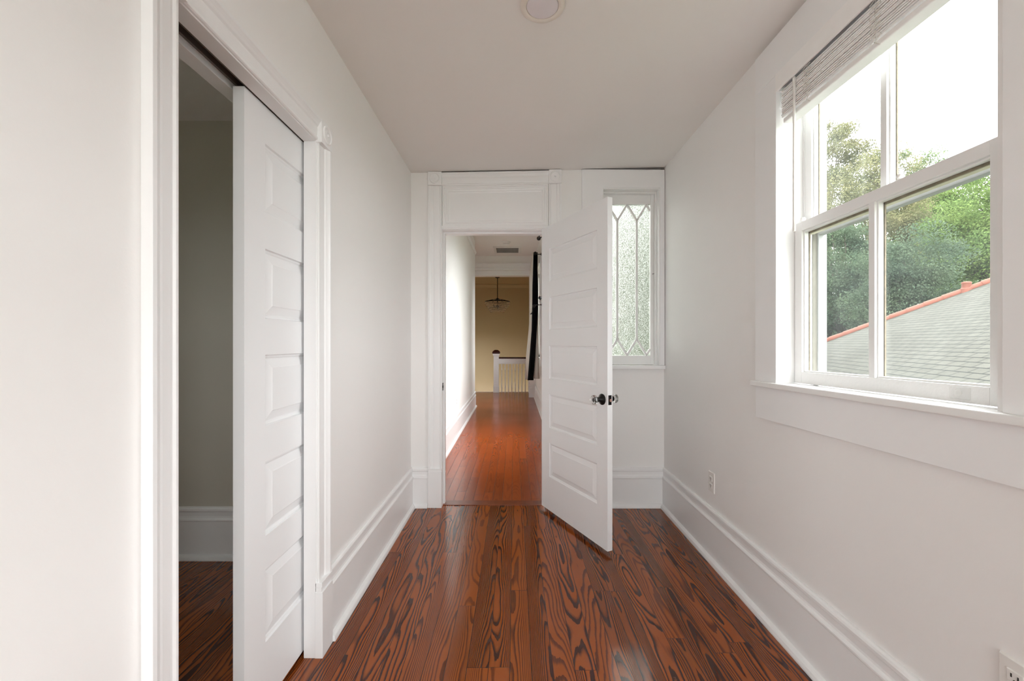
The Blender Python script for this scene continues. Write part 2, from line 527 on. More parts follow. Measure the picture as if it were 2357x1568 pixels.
# ------------------------------------------------------------------ floor
fl = MB(); fl.box(-2.75, XR + 0.16, YF - 0.13, YB + 0.02, -0.12, 0)
struct('floor', fl, M_FLOOR, 'glossy reddish brown heart pine board floor of the near room', 'floor')
fh = MB(); fh.box(-2.1, HX1 + 0.13, YB + 0.11, 10.36, -0.12, 0)
struct('floor_hall', fh, M_FLOORH, 'glossy orange brown board floor running down the hallway', 'floor')
sd = MB(); sd.box(-0.55, 0.27, YB + 0.02, YB + 0.11, -0.12, 0.004)
struct('trim_threshold', sd, M_SADDLE, 'flat dark wooden saddle across the hall doorway', 'threshold')
ns = MB(); ns.box(-2.1, HX1 + 0.13, 10.36, 10.40, -0.25, 0.004)
struct('trim_landing_edge', ns, M_TRIM, 'pale strip along the landing edge at the stairwell', 'floor edge')

# ------------------------------------------------------------------ ceilings
ce = MB()
zt = 2.75
def ceil_piece(xa, xb, ya, yb):
    za, zb = zceil(xa), zceil(xb)
    ce.hexa([(xa, ya, za), (xb, ya, zb), (xb, yb, zb), (xa, yb, za)], [(xa, ya, zt), (xb, ya, zt), (xb, yb, zt), (xa, yb, zt)])
YG = YB - .015                       # the plaster stops short over the two casings
ceil_piece(XL - .15, XR + .17, YF - .13, YG)
ceil_piece(XL - .15, -.560, YG, YB + .10)
ceil_piece(.350, .500, YG, YB + .10)
ce.box(-.60, XR + .17, YG - .02, YB + .12, zt - .02, zt)
struct('ceiling', ce, M_CEIL, 'plain warm white ceiling over the near room', 'ceiling')
c2 = MB(); c2.box(-2.1, HX1 + .13, YB + WB, 9.35, HZ, HZ + .15)
struct('ceiling_hall', c2, M_CEIL, 'white hallway ceiling holding the air vent', 'ceiling')
c3 = MB(); c3.box(-2.75, XL - .15, 0.07, 2.49, 2.474, 2.6)
struct('ceiling_closet', c3, M_CEIL, 'dim ceiling of the dark side room', 'ceiling')
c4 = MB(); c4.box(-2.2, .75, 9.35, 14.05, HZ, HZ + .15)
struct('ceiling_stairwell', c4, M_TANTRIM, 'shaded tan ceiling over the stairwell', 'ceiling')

# ------------------------------------------------------------------ walls of the near room
wl = MB()
X1, X2, X3 = XL - 0.044, XL - 0.098, XL - 0.142       # pocket cavity between X1 and X2
JB = 0.015
for xa, xb in ((XL, X1), (X2, X3)):
    wl.box(xa, xb, YF, PY0 - JB, 0, zt)
    wl.box(xa, xb, PY1 + JB, YB, 0, zt)
    wl.box(xa, xb, PY0 - JB, PY1 + JB, PZ + JB, zt)
wl.box(X1, X2, YF, PY0 - JB, 0, zt)
wl.box(X1, X2, 2.15, YB, 0, zt)
wl.box(X1, X2, PY0 - JB, 2.15, 2.075, zt)
struct('wall_left', wl, M_WALL, 'white left wall with the pocket door opening', 'wall')

DX0, DX1, DZ = -0.5355, 0.2520, 2.052                # hall doorway (jamb faces)
BX0, BX1, BZ0, BZ1 = 0.650, 1.077, 1.035, 2.362       # back window opening
wb = MB()
wb.box(-2.1, DX0 - JB, YB, YB + WB, 0, HZ)
wb.box(DX0 - JB, DX1 + JB, YB, YB + WB, DZ + JB, 2.466)
wb.box(DX0 - JB, DX1 + JB, YB + .07, YB + WB, 2.466, HZ)
wb.box(DX1 + JB, .52, YB, YB + WB, 0, HZ); wb.box(.52, BX0, YB, YB + WB, 0, 2.490); wb.box(.52, BX0, YB + .07, YB + WB, 2.490, HZ)
wb.box(BX0, BX1, YB, YB + WB, 0, BZ0)
wb.box(BX0, BX1, YB, YB + WB, BZ1, 2.490)
wb.box(BX0, BX1, YB + .07, YB + WB, 2.490, HZ)
wb.box(BX1, XR + .158, YB, YB + WB, 0, 2.490); wb.box(BX1, XR + .158, YB + .07, YB + WB, 2.490, HZ); wb.box(XR, XR + .158, YB, YB + .07, 2.490, HZ)
struct('wall_back', wb, M_WALL, 'white end wall holding the hall doorway and lattice window', 'wall')

WY0, WY1, WZ0, WZ1 = 0.960, 1.744, 1.030, 2.345       # right wall window opening
W3 = (-2.75, -1.15, 0.50, 2.40)                        # unseen opening added behind the viewer for more daylight
wr = MB()
XW = XR + 0.158
wr.box(XR, XW, YF, W3[0], 0, zt)
wr.box(XR, XW, W3[0], W3[1], 0, W3[2]); wr.box(XR, XW, W3[0], W3[1], W3[3], zt)
wr.box(XR, XW, W3[1], WY0, 0, zt)
wr.box(XR, XW, WY0, WY1 + .016, 0, WZ0); wr.box(XR, XW, WY0, WY1 + .016, WZ1, zt)
wr.box(XR, XW, WY1 + .016, YB, 0, zt)
struct('wall_right', wr, M_WALL, 'white right wall around the large sash window', 'wall')
W5 = (-0.50, 0.85, 0.65, 2.30)  # unseen opening added in the front wall to brighten the room
wf = MB()
wf.box(XL - .142, W5[0], YF - .13, YF, 0, zt); wf.box(W5[1], XW, YF - .13, YF, 0, zt)
wf.box(W5[0], W5[1], YF - .13, YF, 0, W5[2]); wf.box(W5[0], W5[1], YF - .13, YF, W5[3], zt)
struct('wall_front', wf, M_WALL, 'white wall behind the viewer', 'wall')

# dark side room beyond the pocket door
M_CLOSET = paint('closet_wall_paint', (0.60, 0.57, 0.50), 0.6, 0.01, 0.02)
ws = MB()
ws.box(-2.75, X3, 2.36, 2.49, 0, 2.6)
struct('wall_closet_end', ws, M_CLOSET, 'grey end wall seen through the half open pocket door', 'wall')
W7 = (0.45, 1.05, 1.10, 1.88)                         # small opening added out of view to brighten the side room
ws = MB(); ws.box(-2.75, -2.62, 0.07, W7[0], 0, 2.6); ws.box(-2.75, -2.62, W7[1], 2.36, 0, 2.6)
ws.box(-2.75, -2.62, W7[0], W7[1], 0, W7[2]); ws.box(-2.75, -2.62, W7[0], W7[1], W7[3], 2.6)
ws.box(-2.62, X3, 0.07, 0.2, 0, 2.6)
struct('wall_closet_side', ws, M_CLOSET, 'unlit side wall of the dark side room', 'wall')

# ------------------------------------------------------------------ hall and stairwell shell
hl = MB(); hl.box(HX0 - .12, HX0, YB + WB, HY_END, 0, HZ)
struct('wall_hall_left', hl, M_HALLW, 'bright white left hallway wall catching daylight', 'wall')
HA = (4.30, 5.75, 0.65, 2.66)
HB = (7.45, 8.75, 0.95, 2.66)
hr = MB()
xa, xb = HX1, HX1 + .13
hr.box(xa, xb, YB + WB, HA[0], 0, HZ)
for w in (HA, HB):
    hr.box(xa, xb, w[0], w[1], 0, w[2]); hr.box(xa, xb, w[0], w[1], w[3], HZ)
hr.box(xa, xb, HA[1], HB[0], 0, HZ)
hr.box(xa, xb, HB[1], 9.35, 0, HZ)
struct('wall_hall_right', hr, M_HALLW, 'white right hallway wall behind the curtain', 'wall')
al = MB(); al.box(-2.23, -2.1, YB + WB, 10.4, 0, HZ)
al.box(-2.1, HX0 - .12, HY_END - .12, HY_END, 0, HZ)
struct('wall_alcove', al, M_HALLW, 'white wall of the hallway alcove', 'wall')
PX = 0.336
hd = MB()
hd.box(-2.1, HX1 + .13, 9.35, 9.52, 2.80, HZ)
struct('wall_header', hd, M_HALLW, 'white wall over the cased opening to the stairs', 'wall')
tr = MB()
tr.box(-2.1, PX + .02, 9.335, 9.535, 2.725, 2.83)
tr.box(-2.1, PX + .02, 9.325, 9.35, 2.845, 2.895)
tr.box(-2.1, PX + .02, 9.305, 9.35, 2.895, 2.925)
tr.box(-2.1, PX + .02, 9.315, 9.35, 2.925, 2.99)
tr.box(-2.1, PX + .02, 9.30, 9.35, 2.985, 3.0)
struct('trim_header', tr, M_TRIM, 'stepped white moulding across the stair opening head', 'trim', bevel=0.003)
pr = MB()
pr.box(PX, HX1 + .13, 9.33, 9.53, 0, 2.8)
pr.box(PX - .012, HX1, 9.315, 9.34, 0.0, 0.24)
pr.box(PX - .012, HX1, 9.32, 9.34, 0.25, 0.31)
pr.box(PX - .012, HX1, 9.325, 9.34, 0.33, 0.36)
struct('trim_pilaster', pr, M_TRIM, 'white pilaster with stepped base beside the stair railing', 'trim', bevel=0.003)
tw = MB()
tw.box(-2.2, .75, 13.9, 14.05, -3.2, HZ)
struct('wall_stairwell_end', tw, M_TAN, 'tan far wall of the stairwell behind the chandelier', 'wall')
W8 = (11.9, 13.0, -0.6, 1.5)  # unseen side opening added to lift the tan stairwell walls
tw = MB(); tw.box(-2.35, -2.2, 9.35, W8[0], -3.2, HZ); tw.box(-2.35, -2.2, W8[1], 14.05, -3.2, HZ)
tw.box(-2.35, -2.2, W8[0], W8[1], -3.2, W8[2]); tw.box(-2.35, -2.2, W8[0], W8[1], W8[3], HZ)
tw.box(.75, .90, 9.35, 14.05, -3.2, HZ)
tw.box(HX1 + .13, .75, 9.35, 9.52, -3.2, HZ)
struct('wall_stairwell_side', tw, M_TAN, 'tan side walls of the stairwell', 'wall')
tw = MB(); tw.box(-2.2, .75, 9.35, 14.05, -3.3, -3.2)
struct('floor_stairwell', tw, M_FLOORH, 'lower floor at the bottom of the stairwell', 'floor')
tc = MB()
tc.rail([(0, 0), (0.03, 0), (0.035, .03), (0.06, .05), (0.10, .09), (0.12, .12), (0.12, .15), (0, .15)], (-2.2, 13.9, 3.022), (.75, 13.9, 3.022), (0, -1, 0), (0, 0, 1))
struct('trim_cornice', tc, M_TANTRIM, 'tan cornice along the top of the stairwell wall', 'trim')
pm = MB()
pm.rail([(0, 0), (.008, 0), (.010, .008), (.018, .02), (.026, .036), (.028, .042), (.028, .055), (0, .055)], (HX0, YB + WB, 2.905), (HX0, HY_END, 2.905), (1, 0, 0), (0, 0, 1))
struct('trim_picture_rail', pm, M_TRIM, 'white picture rail high on the left hallway wall', 'trim')

# ------------------------------------------------------------------ baseboards
BASE = [(0, 0), (.018, 0), (.018, .212), (.021, .215), (.021, .222), (.018, .227), (.012, .232), (.010, .240),
        (.010, .262), (.012, .266), (.017, .268), (.017, .280), (.014, .287), (.008, .292), (0, .292)]
SHOE = [(.018, 0), (.040, 0), (.040, .008), (.036, .020), (.028, .027), (.018, .030)]

def baseboard(name, label, runs):
    """runs: (p0, p1, outward)"""
    root = None
    b, s = MB(), MB()
    for p0, p1, out in runs:
        b.rail(BASE, p0, p1, out, (0, 0, 1))
        s.rail(SHOE, p0, p1, out, (0, 0, 1))
    root = struct(name, b, M_TRIM, label, 'baseboard', bevel=0.0012)
    mk('shoe_moulding', s, M_TRIM, root, bevel=0.001)
    return root

PLY0, PLY1 = 0.855, 1.697
baseboard('baseboard_left', 'tall white baseboard along the left wall', [((XL, PLY1, 0), (XL, YB, 0), (1, 0, 0)), ((XL, YF, 0), (XL, PLY0, 0), (1, 0, 0))])
baseboard('baseboard_right', 'tall white baseboard along the right wall below the window', [((XR, YF, 0), (XR, YB, 0), (-1, 0, 0))])
baseboard('baseboard_back', 'tall white baseboard along the end wall', [((XL, YB, 0), (-0.640, YB, 0), (0, -1, 0)), ((0.350, YB, 0), (XR, YB, 0), (0, -1, 0))])
baseboard('baseboard_closet', 'grey baseboard in the dark side room', [((-2.62, 2.36, 0), (X3, 2.36, 0), (0, -1, 0))])
baseboard('baseboard_hall_left', 'white baseboard along the left hallway wall', [((HX0, YB + WB, 0), (HX0, HY_END, 0), (1, 0, 0))])
baseboard('baseboard_hall_right', 'white baseboard along the right hallway wall', [((HX1, YB + WB, 0), (HX1, 9.33, 0), (-1, 0, 0))])

# ------------------------------------------------------------------ hall doorway trim (end wall)
def casing_prof(w, tin=.011, tout=.024):
    return [(0, 0), (tin, 0), (tin + .004, .003), (tin + .004, .010), (tin - .001, .014), (tin + .001, .022), (tin + .002, w * .52),
            (tin + .001, w * .60), (tin + .006, w * .66), (tin + .009, w * .74), (tout - .003, w * .82), (tout, w * .87), (tout, w), (0, w)]

def rosette(mb, M, r):
    mb.lathe([(r, -.002), (r, .003), (r * .93, .006), (r * .84, .006), (r * .78, .0025), (r * .62, .002), (r * .50, .0035), (r * .36, .005), (r * .24, .0035),
              (r * .17, .004), (r * .12, .008), (r * .05, .009)], 40, M)

t1 = thing('trim_1', (DX0 - .05, YB, 0), 'white moulded casing with bullseye corners around the hall doorway', 'door casing', kind='structure')
CW = .1025
cx0, cx1 = DX0 - CW, DX1 + CW - .006
for xin, sgn in ((DX0 - .002, -1), (DX1 + .002, 1)):
    w = abs((cx0 if sgn < 0 else cx1) - xin)
    zb = zceil(xin) - .104
    c = MB(); c.rail(casing_prof(w), (xin, YB, .285), (xin, YB, zb - .001), (0, -1, 0), (sgn, 0, 0))
    mk('side_casing', c, M_TRIM, t1, bevel=.0008)
    p = MB(); p.box(xin - sgn * .001, xin + sgn * w, YB - .030, YB, 0, .262)
    p.box(xin, xin + sgn * w, YB - .026, YB, .262, .272); p.box(xin, xin + sgn * w, YB - .029, YB, .272, .286)
    mk('plinth_block', p, M_TRIM, t1, bevel=.0015)
    b = MB()
    xa, xb = (xin - w, xin) if sgn < 0 else (xin, xin + w)
    b.qxz((xa, zb), (xb, zb), (xb, zceil(xb) - .004), (xa, zceil(xa) - .004), YB - .027, YB)
    blk = mk('corner_block', b, M_TRIM, t1, bevel=.0015)
    r = MB(); rosette(r, Matrix.Translation(((xa + xb) / 2, YB - .027, zb + .05)) @ Matrix.Rotation(PI / 2, 4, 'X'), .040)
    mk('bullseye', r, M_TRIM, blk, smooth='auto')
h = MB()
zl, zr = zceil(DX0) - .006, zceil(DX1) - .006
hp = [(u, CW - .004 - v) for u, v in reversed(casing_prof(.094))]
pts = []
a0, a1 = Vector((DX0 - .002, YB, zl - .098)), Vector((DX1 + .002, YB, zr - .098))
h.rail(casing_prof(.094), a0, a1, (0, -1, 0), (0, 0, 1))
mk('head_casing', h, M_TRIM, t1, bevel=.0008)
# panel over the door: flat frame, stepped moulding and field, slightly out of square like the house
pn = MB()
def oq(dx, zt_off, zb_off):
    tl = zceil(DX0) - .104 - zt_off; trr = zceil(DX1) - .104 - zt_off
    bl = DZ + .028 + zb_off; brr = DZ + .034 + zb_off
    return [(DX0 + dx, bl), (DX1 - dx, brr), (DX1 - dx, trr), (DX0 + dx, tl)]
rings = [(0.0, 0.0, 0.0, .010), (.004, .004, .004, .013), (.012, .012, .010, .013), (.015, .015, .013, .007), (.026, .026, .022, .007), (.030, .030, .026, .012),
         (.044, .042, .038, .010), (.047, .045, .041, .005), (.06, .056, .05, .003)]
vs, fs = [], []
for dx, a, b_, d in rings:
    for x, z in oq(dx, a, b_):
        vs.append((x, YB - d, z))
for i in range(len(rings) - 1):
    for k in range(4):
        k2 = (k + 1) % 4
        fs.append((i * 4 + k, i * 4 + k2, i * 4 + 4 + k2, i * 4 + 4 + k))
q = (len(rings) - 1) * 4
fs.append((q, q + 1, q + 2, q + 3))
pn.add(vs, fs)
mk('overdoor_panel', pn, M_TRIM, t1)
hs = MB()
hs.box(DX0 - .004, DX1 + .004, YB - .018, YB + .01, DZ + .004, DZ + .032)
hs.box(DX0 - .004, DX1 + .004, YB - .024, YB, DZ + .010, DZ + .020)
mk('head_bead', hs, M_TRIM, t1, bevel=.003)
jb = MB()
jb.box(DX0 - JB, DX0, YB - .004, YB + WB + .004, 0, DZ + JB)
jb.box(DX1, DX1 + JB, YB - .004, YB + WB + .004, 0, DZ + JB)
jb.box(DX0, DX1, YB - .004, YB + WB + .004, DZ, DZ + JB)
jb.box(DX0, DX0 + .012, YB + .045, YB + .085, 0.004, DZ)
jb.box(DX1 - .012, DX1, YB + .045, YB + .085, 0.004, DZ)
jb.box(DX0 + .012, DX1 - .012, YB + .045, YB + .085, DZ - .012, DZ)
mk('jamb', jb, M_TRIM, t1, bevel=.001)
sp_ = MB(); sp_.box(DX0 - .002, DX0 + .003, YB + .002, YB + .034, .862, .918)
sp_.lathe([(.011, 0), (.011, .006), (.006, .007)], 14, Matrix.Translation((DX0 + .001, YB + .004, .89)) @ Matrix.Rotation(PI / 2, 4, 'Y'))
mk('strike_plate', sp_, M_BLACK, t1)
hc = MB()
hc.box(DX0 - .10, DX0, YB + WB, YB + WB + .02, 0, DZ + .1); hc.box(DX1, DX1 + .10, YB + WB, YB + WB + .02, 0, DZ + .1)
hc.box(DX0, DX1, YB + WB, YB + WB + .02, DZ, DZ + .1)
mk('hall_side_casing', hc, M_TRIM, t1, bevel=.002)

# ------------------------------------------------------------------ panel doors
def panel_door(root, width, z0, z1, th, panels, s0, s1, to_world, mat):
    """five raised panels per face; local (s along width, t through thickness 0..th, z)"""
    fm = MB()
    zs = [z0] + [q for pz in panels for q in pz] + [z1]
    def quad(sa, sb, za, zb, t):
        v = [(sa, t, za), (sb, t, za), (sb, t, zb), (sa, t, zb)]
        fm.add([to_world(*p) for p in v], [(0, 1, 2, 3)])
    for t in (0, th):
        quad(0, s0, z0, z1, t); quad(s1, width, z0, z1, t)
        for i in range(0, len(zs), 2):
            quad(s0, s1, zs[i], zs[i + 1], t)
    ring = [(0, 0, z0), (width, 0, z0), (width, 0, z1), (0, 0, z1)]
    ring2 = [(a, th, c) for a, _, c in ring]
    v = [to_world(*p) for p in ring + ring2]
    fm.add(v, [(0, 1, 5, 4), (1, 2, 6, 5), (2, 3, 7, 6), (3, 0, 4, 7)])
    mk('stiles_and_rails', fm, mat, root)
    prof = [(0, 0), (.003, .007), (.009, .0085), (.012, .0105), (.015, .0105), (.042, .004), (.045, .0025)]
    for za, zb in panels:
        pm_ = MB()
        for t, sg in ((0, 1), (th, -1)):
            vs, fs = [], []
            for ins, d in prof:
                for s, z in ((s0 + ins, za + ins), (s1 - ins, za + ins), (s1 - ins, zb - ins), (s0 + ins, zb - ins)):
                    vs.append(to_world(s, t + sg * d, z))
            for i in range(len(prof) - 1):
                for k in range(4):
                    k2 = (k + 1) % 4
                    fs.append((i * 4 + k, i * 4 + k2, i * 4 + 4 + k2, i * 4 + 4 + k))
            q = (len(prof) - 1) * 4
            fs.append((q, q + 1, q + 2, q + 3))
            pm_.add(vs, fs)
        mk('panel', pm_, mat, root)

# open hinged door: hall side face runs from the hinge corner towards the room
HC = Vector((0.2005, 3.060, 0)); DU = Vector((.4335, -.9012, 0)).normalized(); DN = Vector((-DU.y, DU.x, 0))
LEAF_T = .0345
door = thing('door_1', HC + Vector((.3, -.3, .027)), 'white five panel door standing open into the room', 'door', kind='structure')
def dw(s, t, z): return HC + DU * s + DN * t + Vector((0, 0, z))
panels_b = [(.266, .505), (.613, .851), (.963, 1.196), (1.311, 1.542), (1.653, 1.885)]
panel_door(door, .7605, .027, 2.049, LEAF_T, panels_b, .107, .663, dw, M_DOOR)
KS, KZ = .7115, .889
def knob_at(t, sgn):
    base = dw(KS, t, KZ)
    ax = DN * sgn
    M = Matrix.Translation(base) @ ax.to_track_quat('Z', 'Y').to_matrix().to_4x4()
    r = MB(); r.lathe([(.0325, -.0005), (.0325, .003), (.030, .006), (.026, .008), (.022, .010), (.018, .016), (.0135, .022), (.0125, .034), (.017, .037), (.017, .041), (.010, .043)], 36, M)
    ro = mk('rosette', r, M_BLACK, door, smooth='auto')
    k = MB()
    k.lathe([(.010, .0405), (.019, .043), (.0265, .050), (.028, .057), (.0265, .064), (.020, .0705), (.012, .0725)], 12, M)
    mk('glass_knob', k, M_CRYSTAL, ro)
knob_at(0, -1)
knob_at(LEAF_T, 1)
lp = MB()
def lbox(mb, s0, s1, t0, t1, z0, z1):
    b = [dw(s0, t0, z0), dw(s1, t0, z0), dw(s1, t1, z0), dw(s0, t1, z0)]
    t = [dw(s0, t0, z1), dw(s1, t0, z1), dw(s1, t1, z1), dw(s0, t1, z1)]
    mb.hexa(b, t)
lbox(lp, .758, .7620, .006, .0285, KZ - .028, KZ + .028)
pl_ = mk('latch_plate', lp, M_BLACK, door, bevel=.001)
lb = MB(); lbox(lb, .7605, .771, .011, .024, KZ - .010, KZ + .008)
mk('latch_bolt', lb, M_BRASS, pl_, bevel=.003)
for zz in (.25, 1.03, 1.80):
    hg = MB(); hg.lathe([(.006, 0), (.006, .09)], 12, Matrix.Translation(dw(-.004, LEAF_T + .004, zz)))
    mk('hinge', hg, M_BLACK, door)

# sliding pocket door in the left wall
pk = thing('door_2', (-.838, 1.64, .02), 'white five panel pocket door half slid into the left wall', 'door', kind='structure')
SX0 = -.8205
def pw(s, t, z): return Vector((SX0 - t, 1.267 + s, z))
def zpk(y, depth): return 1.215 - (y - 790) * depth / 960
# panel edges measured at the visible stile
panels_p = [(.2275, .468), (.579, .823), (.942, 1.176), (1.296, 1.526), (1.644, 1.872)]
panel_door(pk, .74, .020, 1.996, .0345, panels_p, .107, .633, pw, M_DOOR)

# ------------------------------------------------------------------ pocket door trim
t2 = thing('trim_2', (XL, 1.27, 0), 'white moulded casing with bullseye corners around the pocket door', 'door casing', kind='structure')
for yin, sgn in ((PY0, -1), (PY1, 1)):
    w = .088
    yc_ = yin + sgn * .004; w -= .004
    c = MB(); c.rail(casing_prof(w, .009, .025), (XL, yc_, .272), (XL, yc_, 1.9895), (1, 0, 0), (0, sgn, 0))
    mk('side_casing', c, M_TRIM, t2, bevel=.0008)
    p = MB(); p.box(XL, XL + .030, yin - sgn * .002, yin + sgn * .090, 0, .255); p.box(XL, XL + .024, yin, yin + sgn * .090, .255, .272)
    p.box(XL, XL + .027, yin, yin + sgn * .09, .272, .29)
    mk('plinth_block', p, M_TRIM, t2, bevel=.0015)
    b = MB(); b.box(XL, XL + .027, yin - sgn * .003, yin + sgn * .090, 1.989, 2.080)
    blk = mk('corner_block', b, M_TRIM, t2, bevel=.0015)
    r = MB(); rosette(r, Matrix.Translation((XL + .027, yin + sgn * .0435, 2.0345)) @ Matrix.Rotation(PI / 2, 4, 'Y'), .036)
    mk('bullseye', r, M_TRIM, blk, smooth='auto')
h = MB(); h.rail(casing_prof(.083, .009, .025), (XL, PY0 - .001, 1.997), (XL, PY1 + .001, 1.997), (1, 0, 0), (0, 0, 1))
mk('head_casing', h, M_TRIM, t2, bevel=.0008)
jb = MB()
for xa, xb in ((XL + .004, X1), (X2, X3 - .004)):
    jb.box(xa, xb, PY0 - JB, PY0, 0, PZ + JB)
    jb.box(xa, xb, PY1, PY1 + JB, 0, PZ + JB)
    jb.box(xa, xb, PY0, PY1, PZ, PZ + JB)
jb.box(X1, X2, PY0 - JB, PY0, 0, 2.07)
mk('jamb', jb, M_TRIM, t2, bevel=.001)
tk = MB(); tk.box(X1 - .004, X1 - .012, PY0, 2.12, 2.0, 2.045); tk.box(X2 + .002, X2 + .010, PY0, 2.12, 2.012, 2.07)
tk.box(X1 - .012, X2 + .010, PY0, 2.12, 2.045, 2.055)
mk('track', tk, M_TRACK, t2)

# ------------------------------------------------------------------ right window
def kshear(z):
    zz = [(.80, .020), (.90, .0185), (1.05, .0135), (1.71, .0095), (2.25, .001), (2.6, 0.0)]
    if z <= zz[0][0]: return zz[0][1]
    for (a, ka), (b, kb) in zip(zz, zz[1:]):
        if z <= b: return ka + (kb - ka) * (z - a) / (b - a)
    return 0.0
def warp(p): return Vector((p.x, p.y, p.z + kshear(p.z) * (1.34 - p.y)))

w1 = thing('window_1', (1.17, 1.35, 1.04), 'large white double hung sash window in the right wall', 'window', kind='structure')
XC = XR - .020
CY1 = 1.892
def wpart(name, mb, mat, parent=w1, **kw):
    return mk(name, mb.map(warp), mat, parent, **kw)
for a, b in ((WY1 - .002, CY1), (.7855, .934)):
    c = MB(); c.box(XC, XR, a, b, 1.052, 2.335)
    wpart('side_casing', c, M_TRIM, bevel=.002)
c = MB()
c.hexa([(XC, .7855, 2.335), (XR, .7855, 2.335), (XR, CY1, 2.335), (XC, CY1, 2.335)], [(XC, .7855, 2.498), (XR, .7855, 2.498), (XR, CY1, 2.498), (XC, CY1, 2.498)])
wpart('head_casing', c, M_TRIM, bevel=.002)
s = MB(); s.box(1.075, 1.172, .76, 1.905, 1.030, 1.053)
wpart('stool', s, M_OLDTRIM, bevel=.004, seg=3)
a = MB(); a.box(XR - .018, XR, .7855, CY1, .8905, 1.0295)
wpart('apron', a, M_TRIM, bevel=.002)
j = MB()
j.box(XC + .001, 1.246, WY1, WY1 + .016, 1.053, WZ1)          # far jamb
j.box(1.135, 1.246, .944, .960, 1.053, WZ1)                    # near jamb
j.box(XR + .002, 1.135, .944, .960, 1.053, WZ1)
j.box(1.150, 1.168, .960, .993, 1.053, 2.325)                  # near stop bead
j.box(1.128, 1.246, .960, WY1, 2.325, WZ1)
j.box(1.206, 1.209, WY1 - .009, WY1, 1.72, WZ1)
wpart('jamb', j, M_OLDTRIM, bevel=.0015)
o_ = MB()
o_.box(1.264, 1.300, WY1 - .010, WY1 + .10, 0.98, WZ1 + .1); o_.box(1.264, 1.300, .86, .974, 0.98, WZ1 + .1)
o_.box(1.264, 1.300, .86, WY1 + .1, WZ1 - .02, WZ1 + .12)
o_.box(1.172, 1.34, .86, WY1 + .1, 1.005, 1.040)
o_.box(1.264, 1.290, .974, WY1 - .010, 1.668, 1.700)
wpart('outer_frame', o_, M_OUTER, bevel=.002)
bs = MB(); bs.box(1.246, 1.264, WY1 - .004, WY1 + .02, 1.05, WZ1); bs.box(1.246, 1.264, .955, .985, 1.05, WZ1)
wpart('blind_stop', bs, M_STOP)

def sash(name, x0, z0, z1, top, bot):
    """sash with one vertical muntin; returns the frame object"""
    f = MB()
    t = .035
    ya, yb = .977, 1.741
    f.box(x0, x0 + t, 1.699, yb, z0, z1); f.box(x0, x0 + t, ya, 1.0265, z0, z1)
    f.box(x0, x0 + t, 1.0265, 1.699, z1 - top, z1); f.box(x0, x0 + t, 1.0265, 1.699, z0, z0 + bot)
    f.box(x0, x0 + t, 1.355, 1.378, z0 + bot, z1 - top)
    # stepped glazing moulding
    g0, g1 = x0 + .009, x0 + .026
    for y0, y1 in ((1.0265, 1.355), (1.378, 1.699)):
        f.box(g0, g1, y0, y0 + .005, z0 + bot, z1 - top); f.box(g0, g1, y1 - .005, y1, z0 + bot, z1 - top)
        f.box(g0, g1, y0 + .005, y1 - .005, z0 + bot, z0 + bot + .006); f.box(g0, g1, y0 + .005, y1 - .005, z1 - top - .006, z1 - top)
    so = wpart(name, f, M_OLDTRIM, bevel=.0012)
    for y0, y1 in ((1.0265, 1.355), (1.378, 1.699)):
        p = MB(); p.box(x0 + .0235, x0 + .0265, y0 + .004, y1 - .004, z0 + bot + .004, z1 - top - .004)
        wpart('pane', p, M_GLASS, so)
        # old putty and bare wood around the glass, outside
        q = MB(); zt_ = z1 - top - .006
        q.box(x0 + .0266, x0 + .033, y0, y1, zt_ - .007, zt_ + .006)
        q.box(x0 + .0266, x0 + .031, y1 - .008, y1, z0 + bot, zt_)
        wpart('putty', q, M_WORN, so)
    return so

ls = sash('lower_sash', 1.170, 1.056, 1.713, .037, .046)
us = sash('upper_sash', 1.209, 1.676, 2.325, .045, .034)
mr = MB(); mr.box(1.2085, 1.2445, .99, 1.735, 1.671, 1.6765)
wpart('weathered_edge', mr, M_AGED, us)
for px, pz in ((1.716, 1.713), (1.284, 1.713)):
    k = MB(); k.lathe([(.010, 0), (.008, .003), (.005, .005), (.005, .008), (.009, .011), (.010, .016), (.008, .021), (.003, .023)], 16, Matrix.Translation((1.188, px, pz)))
    if px < 1.5: k.tube([(1.188, px, pz + .006), (1.196, px + .03, pz + .005), (1.196, px + .055, pz + .003)], [.006, .004, .003], 8)
    wpart('sash_lock', k, M_PLASTIC, ls, smooth='auto')
cl = MB(); cl.box(1.1645, 1.170, 1.068, 1.118, 1.064, 1.098)
cl.lathe([(.010, 0), (.010, .004)], 16, Matrix.Translation((1.1645, 1.093, 1.082)) @ Matrix.Rotation(-PI / 2, 4, 'Y'))
wpart('child_latch', cl, M_CLEARPL, ls, bevel=.002)

